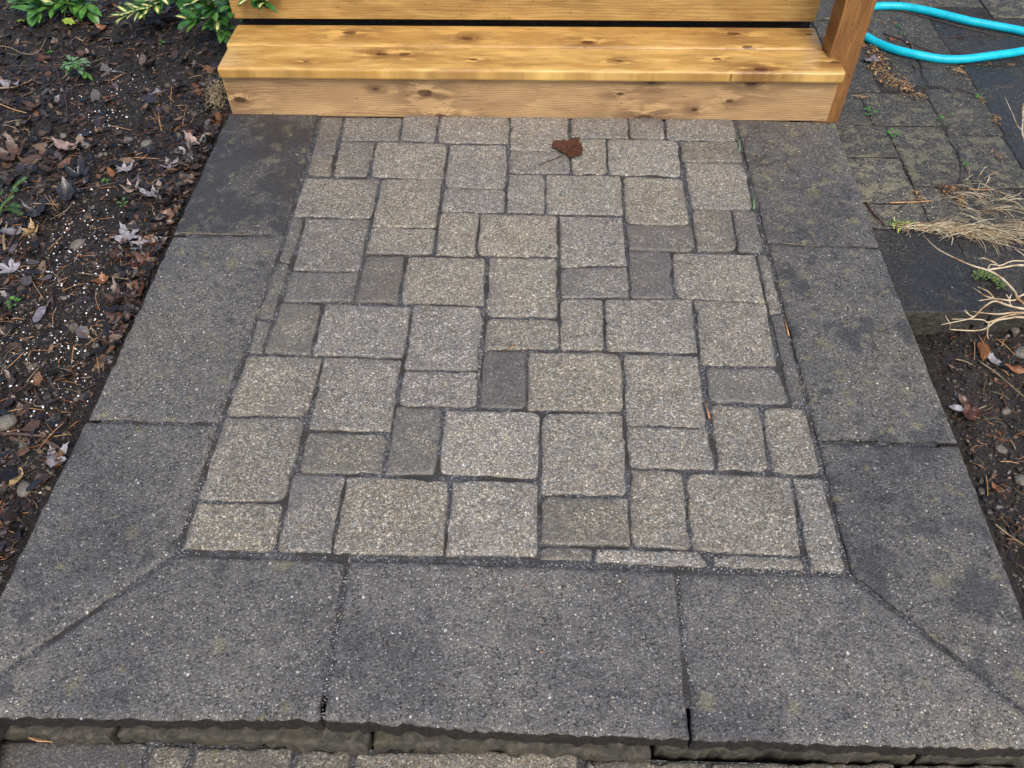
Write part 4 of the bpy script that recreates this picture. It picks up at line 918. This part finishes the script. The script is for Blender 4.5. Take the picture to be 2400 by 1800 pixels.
debris(35, 2100, 535, 2180, 535, 6); debris(30, 2145, 448, 2160, 470, 5); debris(20, 2008, 222, 2026, 232, 4)
tag(db.build('plant_debris', M['debris'], smooth=False), 'brown seed and needle debris swept against the post and tile joints', 'plant debris', kind='stuff')

# ------------------------------------------------------------------ stones, moss lump
for px, py, s, surf, mi, lab in [(202, 344, .017, SL, 0, 'grey stone at the upper bed, left of the round one'), (233, 366, .013, SL, 1, 'round tan stone in the upper bed'), (248, 362, .008, SL, 1, 'small tan stone beside the round one'), (345, 340, .020, SL, 0, 'flat grey stone near the upper slab'), (184, 577, .022, SL, 0, 'flat grey stone above the potting soil'), (15, 995, .026, SL, 0, 'large mossy stone at the left edge'),
                                 (151, 700, .009, SL, 1, 'small brown stone in the potting soil'), (2356, 966, .013, SR, 0, 'blue-grey chip on the right bed'), (2344, 1055, .014, SR, 0, 'pale oval stone on the right bed'), (2299, 1153, .010, SR, 0, 'whitish stone touching the right slab'), (2392, 830, .024, SR, 1, 'reddish stone at the right edge'), (2395, 1130, .020, SR, 1, 'beige stone at the right edge, lower down'), (2340, 1190, .008, SR, 1, 'small beige stone low on the right bed'), (2376, 775, .016, SR, 1, 'pinkish stone under the bare branches'), (60, 1150, .02, SL, 0, 'grey lump at the lower left soil'), (150, 320, .014, SL, 0, 'grey clod left of the upper stones')]:
    mb = MB(); p = surf(px, py, s*.25); blob(mb, p, (s, s*.75, s*.5), 3, .035, rs); o = mb.build('stone', M['stone'], None, tuple(p)); tag(o, lab, 'stone', 'stones on the soil')
mb = MB(); p0 = SL(508, 228, .01)
for i in range(420):
    t = random.random(); px = 505+random.gauss(0, 9)+8*t; py = 200+t*55; s = random.uniform(.0015, .005); blob(mb, SL(px, py, random.uniform(0, .02)), (s, s*.6, s*.6), 1, .35, rs)
for i in range(90): strand(mb, SL(505+random.gauss(0, 12), 225+random.gauss(0, 20), random.uniform(.005, .02)), random.uniform(.01, .03), .0008, bend=1.)
tag(mb.build('moss_clump', M['fibre'], None, tuple(p0)), 'shaggy beige moss lump against the left end of the step', 'moss')
mb = MB(); p0 = SL(228, 828, .004); blob(mb, p0, (.005, .004, .004), 2, .2, rs)
k = NT('turquoise_chip'); tag(mb.build('pellet', k.done((.25, .62, .62), .5), None, tuple(p0)), 'small turquoise pellet in the black potting soil', 'pellet')

# ------------------------------------------------------------------ live plants
def pleaf(mb, base, d, L, Wd, mi=0, mi2=None, droop=.4, up=Vector((0, 0, 1)), fold=.25, n=7):
    """a leaf blade from base along d, drooping; optional pale centre strip in material mi2"""
    d = Vector(d).normalized(); side = d.cross(up)
    if side.length < .1: side = d.cross(Vector((1, 0, 0)))
    side.normalize(); nrm = side.cross(d).normalized(); rows = []
    p = Vector(base); dd = d.copy()
    for i in range(n+1):
        t = i/n; w = Wd*.5*max(.02, math.sin(math.pi*min(1, t**.85)))**.8
        row = []
        for f in (-1, -.42, 0, .42, 1): row.append(p+side*(w*f*random.uniform(.94, 1.06))+nrm*(abs(f)*w*fold))
        rows.append(row); p = p+dd*(L/n); dd = (dd-up*(droop/n)).normalized()
    b = []; f0 = []; f1 = []
    for r_ in rows: b += r_
    for i in range(n):
        for j in range(4):
            q = (i*5+j, i*5+j+1, (i+1)*5+j+1, (i+1)*5+j)
            (f1 if (mi2 is not None and j in (1, 2) and 0 < i < n-1) else f0).append(q)
    bi = len(mb.v); mb.v += [tuple(v) for v in b]; mb.f += [tuple(bi+i for i in f) for f in f0+f1]; mb.m += [mi]*len(f0)+[mi2 or 0]*len(f1)
def shrub(name, label, base, shoots, mats, cat='shrub', stemmat=None, Lr=(.03, .045), wr=.5, var=.6, dens=.012, seed=0, dl=.5):
    """shoots: polylines of 3-D points, foot first; leaves set along them; parts: stem, foliage"""
    random.seed(seed); t = empty(name, base); tag(t, label, cat)
    sm = MB(); fm = MB()
    for sh in shoots:
        P = spline(sh, 8); k = len(P); sm.tube(P, [.0035-.0025*i/(k-1) for i in range(k)], 5)
        tot = sum((P[i+1]-P[i]).length for i in range(k-1)); nl = max(3, int(tot*dl/dens)); 
        for j in range(nl):
            f = (1-dl)+dl*j/max(1, nl-1); idx = min(k-2, int(f*(k-1))); q = P[idx].lerp(P[idx+1], f*(k-1)-idx) if f < 1 else P[-1]
            tg = (P[idx+1]-P[idx]).normalized(); a = tg.cross(Vector((0, 0, 1)));
            if a.length < .1: a = Vector((1, 0, 0))
            a.normalize(); b = a.cross(tg); w = j*2.4+random.uniform(-.5, .5)
            d = (tg*.6+a*math.cos(w)*.9+b*(.35+.5*math.sin(w))).normalized()
            isv = random.random() < var
            pleaf(fm, q, d, random.uniform(*Lr), random.uniform(*Lr)*wr, 0 if random.random() < .75 else 2, 1 if isv else None, droop=random.uniform(.1, .7))
    sm.build('stem', stemmat or M['stemd'], t, base); fm.build('foliage', mats, t, base)
    return t
def A(px, py, z): return G(px, py, z)
vm = [M['g_dark'], M['cream'], M['g_mid']]
bs = A(520, 10, -.03)
shrub('variegated_shrub', 'green and cream leaved shrub leaning over the left end of the step', tuple(A(500, -40, -.02)),
      [[A(500, -40, -.02), A(500, 0, .06), A(470, 40, .10), A(440, 50, .09)], [A(500, -40, -.02), A(490, 5, .05), A(505, 50, .09), A(525, 75, .07)], [A(500, -40, -.02), A(520, -20, .12), A(540, 10, .20), A(548, 18, .20)],
       [A(500, -40, -.02), A(510, -30, .12), A(580, -5, .24), A(620, 5, .26)], [A(500, -40, -.02), A(480, -10, .1), A(455, 10, .12), A(470, 12, .10)], [A(500, -40, -.02), A(530, -20, .08), A(520, 25, .12), A(510, 40, .12)],
       [A(500, -40, -.02), A(440, -30, .08), A(420, -5, .08), A(400, 5, .06)], [A(500, -40, -.02), A(470, -20, .12), A(485, 10, .15), A(500, 25, .15)]],
      vm, Lr=(.045, .07), wr=.44, var=.35, seed=5, dens=.014, dl=.6)
shrub('variegated_sprig', 'cream-centred evergreen sprig arching over the left bed', tuple(A(400, -50, -.02)),
      [[A(400, -50, -.02), A(380, -10, .08), A(340, 18, .09), A(290, 38, .06)], [A(400, -50, -.02), A(390, -20, .10), A(365, 10, .10), A(340, 30, .08)], [A(400, -50, -.02), A(380, -30, .06), A(350, -5, .08), A(315, 15, .08)]],
      vm, 'shrub', Lr=(.042, .06), wr=.46, var=.85, seed=9, dens=.0125, dl=.6)
shrub('evergreen_plant', 'bright green leaved plant at the top left corner', tuple(A(120, -60, -.02)),
      [[A(120, -60, -.02), A(110, -10, .04), A(95, 15, .05), A(80, 30, .04)], [A(120, -60, -.02), A(130, -20, .04), A(135, 10, .05), A(100, 22, .04)], [A(120, -60, -.02), A(180, -30, .04), A(195, 8, .04), A(205, 22, .02)], [A(120, -60, -.02), A(80, -20, .04), A(60, 5, .04), A(52, 10, .03)], [A(120, -60, -.02), A(150, -20, .05), A(158, 5, .05), A(160, 12, .04)]],
      [M['g_mid'], M['cream'], M['g_dark']], 'plant', Lr=(.05, .075), wr=.55, var=.12, seed=12, dens=.022, dl=.6)
def roundleaf(mb, c, r, tilt, mi=0):
    n = 21; vs = [tuple(c)]; ta = random.uniform(0, 6.28)
    for i in range(n):
        a = 6.283*i/n; rr = r*(1+.13*math.cos(a*7)+.05*math.cos(a*3+1)); x, y = math.cos(a)*rr, math.sin(a)*rr
        vs.append((c[0]+x, c[1]+y, c[2]+tilt*(x*math.cos(ta)+y*math.sin(ta))+.25*abs(math.sin(a*3.5))*r))
    mb.add(vs, [(0, i, i % n+1) for i in range(1, n+1)], mi)
for i, (px, py, r, mt, lab) in enumerate([(60, 62, .020, 'g_lime', 'lime-green lobed leaf, lowest left of the green plant'), (95, 66, .018, 'g_mid', 'flat mid-green lobed leaf beside the lime one'), (167, 64, .019, 'g_lime', 'lime-green lobed leaf right of the flat one'), (172, 42, .017, 'g_mid', 'upper green lobed leaf on the right of the group'), (112, 48, .015, 'g_sage', 'dull green lobed leaf in the middle of the group')]):
    t = empty('seedling', SL(px, py-8)); tag(t, lab, 'seedling', 'lobed seedlings below the green plant')
    p = SL(px, py, .02); mb = MB(); roundleaf(mb, p, r, .35); q = SL(px-6, py-4, .014); roundleaf(mb, q, r*.6, .4); mb.build('leaf', M[mt], t, tuple(p))
    mb = MB(); mb.tube([SL(px, py-8, 0), SL(px, py-4, .012), tuple(p)], .0012, 5); mb.build('stem', M['g_sage'], t, tuple(p))
# fuzzy rosette with its dark stem
rc = SL(185, 182, .045); t = empty('green_rosette', tuple(SL(157, 275))); tag(t, 'sage-green rosette plant on a dark bent stem in the left bed', 'plant')
mb = MB(); random.seed(4)
for i in range(46):
    a = random.uniform(0, 6.283); rr = random.uniform(.0, .030); b = rc+Vector((math.cos(a)*rr*1.3, math.sin(a)*rr, random.uniform(-.01, .012)))
    pleaf(mb, b, (math.cos(a), math.sin(a), random.uniform(.0, .5)), random.uniform(.018, .03), random.uniform(.009, .014), 0 if random.random() < .8 else 1, droop=.8)
b = SL(205, 190, .035)
for dx, dy in ((8, 10), (12, 2), (-4, 12)): pleaf(mb, b, (SL(205+dx, 190+dy*2, .02)-b), .04, .014, 1, droop=.5)
mb.build('foliage', [M['g_sage'], M['g_mid']], t, tuple(rc))
mb = MB(); mb.tube(spline([SL(152, 285, -.005), SL(160, 262, .01), SL(155, 225, .02), SL(143, 185, .035), SL(150, 180, .042), tuple(rc)], 6), .0028, 6); mb.build('stem', M['stemd'], t, tuple(SL(157, 262)))
poly_twig('thin_stem', [SL(-30, 182, .02), SL(30, 177, .03), SL(90, 176, .035), SL(140, 181, .035)], (.0022, .0018), M['stemd'], 'thin dark red stem reaching in from the left edge to the rosette', 'stem')
# conifer sprigs
def conifer(px0, py0, px1, py1, lab, z0=.01, z1=.035, surf=SL, mat='g_yew', nl=.016):
    a, b = surf(px0, py0, z0), surf(px1, py1, z1); t = empty('conifer_sprig', tuple(a)); tag(t, lab, 'conifer sprig', 'conifer sprigs at the left edge')
    P = spline([a, (a+b)/2+Vector((0, 0, .006)), b], 8); mb = MB(); mb.tube(P, .0012, 5); mb.build('stem', M['moss'], t, tuple(a))
    mb = MB()
    for i in range(34):
        f = .15+.85*i/33; k = min(len(P)-2, int(f*(len(P)-1))); q = P[k]; tg = (P[k+1]-P[k]).normalized(); sd_ = tg.cross(Vector((0, 0, 1))).normalized()
        for s in (-1, 1): pleaf(mb, q, tg*.6+sd_*s+Vector((0, 0, random.uniform(.0, .5))), nl*(1-.4*f), .0028, 0, droop=.2, n=2, fold=.1)
    mb.build('foliage', M[mat], t, tuple(a))
for (a, b, c, d, lab) in [(30, 462, 76, 440, 'uppermost conifer sprig, pointing right'), (36, 455, 52, 473, 'short conifer sprig under the uppermost one'), (-12, 470, 18, 478, 'conifer sprig cut by the left edge'), (2, 505, 47, 484, 'conifer sprig in the middle of the group'), (18, 495, 66, 528, 'lowest conifer sprig, pointing down to the right'), (12, 500, 6, 533, 'conifer sprig pointing straight down'), (22, 490, 60, 510, 'conifer sprig between the middle and lowest ones')]:
    conifer(a, b, c, d, lab)
# tiny seedlings in joints / bed
def seedling(px, py, s, surf, lab, grp, mat='g_mid', n=9):
    p = surf(px, py, .003); mb = MB()
    for i in range(n):
        a = random.uniform(0, 6.283); r = random.uniform(.2, 1)*s; pleaf(mb, p+Vector((math.cos(a)*r*.7, math.sin(a)*r*.7, random.uniform(0, s*.7))), (math.cos(a), math.sin(a), .5), s*.8, s*.55, 0, droop=.7, n=4)
    tag(mb.build('seedling', M[mat], None, tuple(p)), lab, 'seedling', grp)
GS = 'green seedlings in the tile joints'
for px, py, s, lab in [(2103, 61, .009, 'tiny seedling in the joint below the upper hose run'), (2114, 80, .010, 'seedling between the two hose runs'), (2038, 266, .017, 'bright seedling right beside the post foot'), (2206, 281, .011, 'seedling in the joint of the grey lichen tile'), (2092, 317, .016, 'clover-like seedling above the light olive tile'), (2259, 388, .011, 'seedling next to the thin black twig'), (2294, 231, .012, 'seedling at the blue-black tile edge'), (2228, 270, .006, 'minute seedling near the joint crossing')]:
    seedling(px, py, s, ST, lab, GS, n=11)
for px, py, s, lab in [(249, 431, .012, 'tiny green seedling in mid bed'), (290, 480, .014, 'scrawny green weed above the stones'), (35, 712, .016, 'clover-like seedling at the left edge of the potting soil'), (480, 335, .012, 'grass tuft beside the upper slab corner'), (382, 105, .012, 'small weed below the variegated sprig'), (118, 128, .010, 'small lime seedling behind the rosette')]:
    seedling(px, py, s, SL, lab, 'green seedlings in the left bed')
mb = MB(); random.seed(31)
for i in range(260):
    t = random.random(); px = 2284+t*66+random.gauss(0, 4); py = 645+t*26+random.gauss(0, 5) - (12*math.sin(t*3.1)); s = random.uniform(.0025, .005); p = ST(px, py, random.uniform(0, .01))
    a = random.uniform(0, 6.28); pleaf(mb, p, (math.cos(a), math.sin(a), .7), s*1.8, s*1.2, 0 if random.random() < .8 else 1, droop=.6, n=3)
tag(mb.build('moss_cushion', [M['moss'], M['g_sage']], None, tuple(ST(2310, 660))), 'bright green cushion plant in the joint under the bare branches', 'cushion plant')
mb = MB()
for i in range(70):
    px = 2095+random.gauss(14, 14); py = 530+random.gauss(0, 5); a = random.uniform(0, 6.28); pleaf(mb, ST(px, py, .003), (math.cos(a), math.sin(a), .8), random.uniform(.008, .02), .004, random.choice([0, 0, 1]), droop=.5, n=3)
tag(mb.build('weed_clump', [M['g_lime'], M['moss']], None, tuple(ST(2108, 530))), 'yellow-green weed clump at the corner of the near blue-black slab', 'weed')
for px, py, dx, dy, lab in [(1733, 330, 5, 26, 'upper'), (1766, 468, 2, 22, 'lower')]:
    mb = MB()
    for i in range(6):
        o_ = random.uniform(-2, 2); mb.tube([G(px+o_, py+dy, .0), G(px+dx*.2+o_, py+dy*.3, .004), G(px-dx+random.uniform(-3, 3), py-dy*.7, .006)], [.001, .0008, .0004], 4)
    tag(mb.build('grass_tuft', M['g_sage'], None, tuple(G(px, py))), f'{lab} thin grass tuft in the joint beside the right border', 'grass tuft', 'grass tufts beside the right border')
# orange fern-like frond on the right bed
mb = MB(); a, b = SR(2300, 852, .008), SR(2296, 812, .014); P = spline([a, (a+b)/2+Vector((.004, 0, .004)), b], 10)
mb.tube(P, .0012, 5)
for i in range(2, len(P)-1):
    tg = (P[i+1]-P[i]).normalized(); sd_ = tg.cross(Vector((0, 0, 1))).normalized()
    for s in (-1, 1): pleaf(mb, P[i], tg*.7+sd_*s, .017*math.sin(i/len(P)*3.0+.1)+.003, .0035, 0, droop=.3, n=3)
tag(mb.build('frond', M['l_orange'], None, tuple(a)), 'small orange cedar frond on the right soil bed', 'frond', 'orange cedar fronds')
for (x0, y0, x1, y1, lab) in [(470, 232, 455, 205, 'orange cedar frond beside the moss lump'), (515, 300, 512, 275, 'orange cedar frond at the top corner of the left slab')]:
    mb = MB(); a, b = SL(x0, y0, .012), SL(x1, y1, .016); P = spline([a, (a+b)/2+Vector((.003, 0, .003)), b], 8); mb.tube(P, .001, 5)
    for i in range(1, len(P)-1):
        tg = (P[i+1]-P[i]).normalized(); sd_ = tg.cross(Vector((0, 0, 1))).normalized()
        for s in (-1, 1): pleaf(mb, P[i], tg*.7+sd_*s, .012, .003, 0, droop=.3, n=3)
    tag(mb.build('frond', M['l_orange'], None, tuple(a)), lab, 'frond', 'orange cedar fronds')

# ------------------------------------------------------------------ bare branches from the right
BZ = .0
root = (1.78, 1.36, -.12)
t = empty('bare_shrub', root); tag(t, 'leafless tan shrub branches reaching in over the slab from the right', 'shrub')
B = [([(2620, 800, -.05), (2500, 760, .02), (2400, 712, .05), (2375, 680, .055), (2345, 650, .06), (2313, 633, .06), (2277, 622, .06), (2232, 602, .055), (2200, 585, .05), (2180, 568, .045), (2163, 550, .04)], .0055, .0012),
 ([(2500, 640, .06), (2400, 622, .07), (2345, 628, .065), (2313, 633, .06)], .004, .003), ([(2345, 628, .065), (2330, 615, .07), (2305, 605, .075), (2294, 607, .07)], .003, .0012), ([(2313, 633, .06), (2322, 620, .075), (2345, 622, .08), (2372, 612, .09), (2410, 612, .09)], .002, .002),
 ([(2500, 660, .05), (2400, 690, .05), (2375, 704, .05), (2330, 700, .05), (2294, 705, .045)], .004, .0015), ([(2330, 700, .05), (2318, 685, .06), (2305, 678, .06), (2290, 672, .06)], .0025, .0012), ([(2330, 700, .05), (2310, 694, .06), (2295, 684, .06), (2278, 673, .055)], .0025, .001),
 ([(2500, 735, .04), (2400, 724, .05), (2360, 715, .05), (2330, 706, .05), (2303, 722, .04), (2280, 744, .03), (2245, 753, .02), (2206, 761, .015)], .0045, .0015), ([(2370, 690, .055), (2365, 705, .05), (2370, 716, .05)], .002, .002), ([(2358, 690, .06), (2366, 702, .05), (2368, 716, .05)], .0015, .0018),
 ([(2560, 750, .0), (2400, 733, .03), (2345, 736, .03), (2320, 735, .03), (2300, 733, .03), (2280, 730, .03)], .004, .0012), ([(2400, 733, .03), (2360, 740, .02), (2318, 755, .015), (2305, 750, .015), (2280, 748, .015), (2230, 748, .01)], .0035, .0012),
 ([(2580, 760, -.02), (2400, 744, .0), (2370, 745, .0), (2335, 752, .0), (2310, 770, -.02), (2285, 775, -.03), (2255, 774, -.03), (2225, 772, -.03)], .0045, .0018), ([(2318, 755, .015), (2315, 770, .0), (2314, 785, -.02), (2317, 795, -.03)], .003, .0015),
 ([(2225, 772, -.03), (2227, 760, .0), (2220, 748, .01), (2216, 740, .02)], .002, .001), ([(2282, 743, .03), (2272, 738, .035), (2262, 725, .04)], .002, .001), ([(2272, 738, .035), (2265, 733, .04), (2258, 728, .04)], .0015, .001),
 ([(2560, 560, .1), (2450, 420, .12), (2400, 315, .12), (2385, 295, .12), (2372, 265, .12), (2355, 228, .12)], .004, .0015), ([(2560, 560, .1), (2440, 400, .14), (2399, 325, .14), (2397, 280, .14), (2398, 243, .14)], .005, .003), ([(2560, 600, .05), (2420, 590, .06), (2360, 575, .04), (2310, 562, .03), (2285, 545, .02)], .002, .001), ([(2430, 640, .07), (2400, 600, .08), (2388, 590, .08), (2378, 583, .08)], .0025, .0012)]
for pts, r0, r1 in B:
    P = [G(*p) for p in pts]
    if pts[0][0] >= 2490: P = [Vector(root)]+P
    Q = spline(P, 5); k = len(Q); mb = MB()
    rad = [.72*(r0+(r1-r0)*i/(k-1)) for i in range(k)]; rad = [r*(1.25 if i % 7 == 3 else 1) for i, r in enumerate(rad)]
    mb.tube(Q, rad, 6); mb.build('branch', M['branch'], t, tuple(Q[0]))
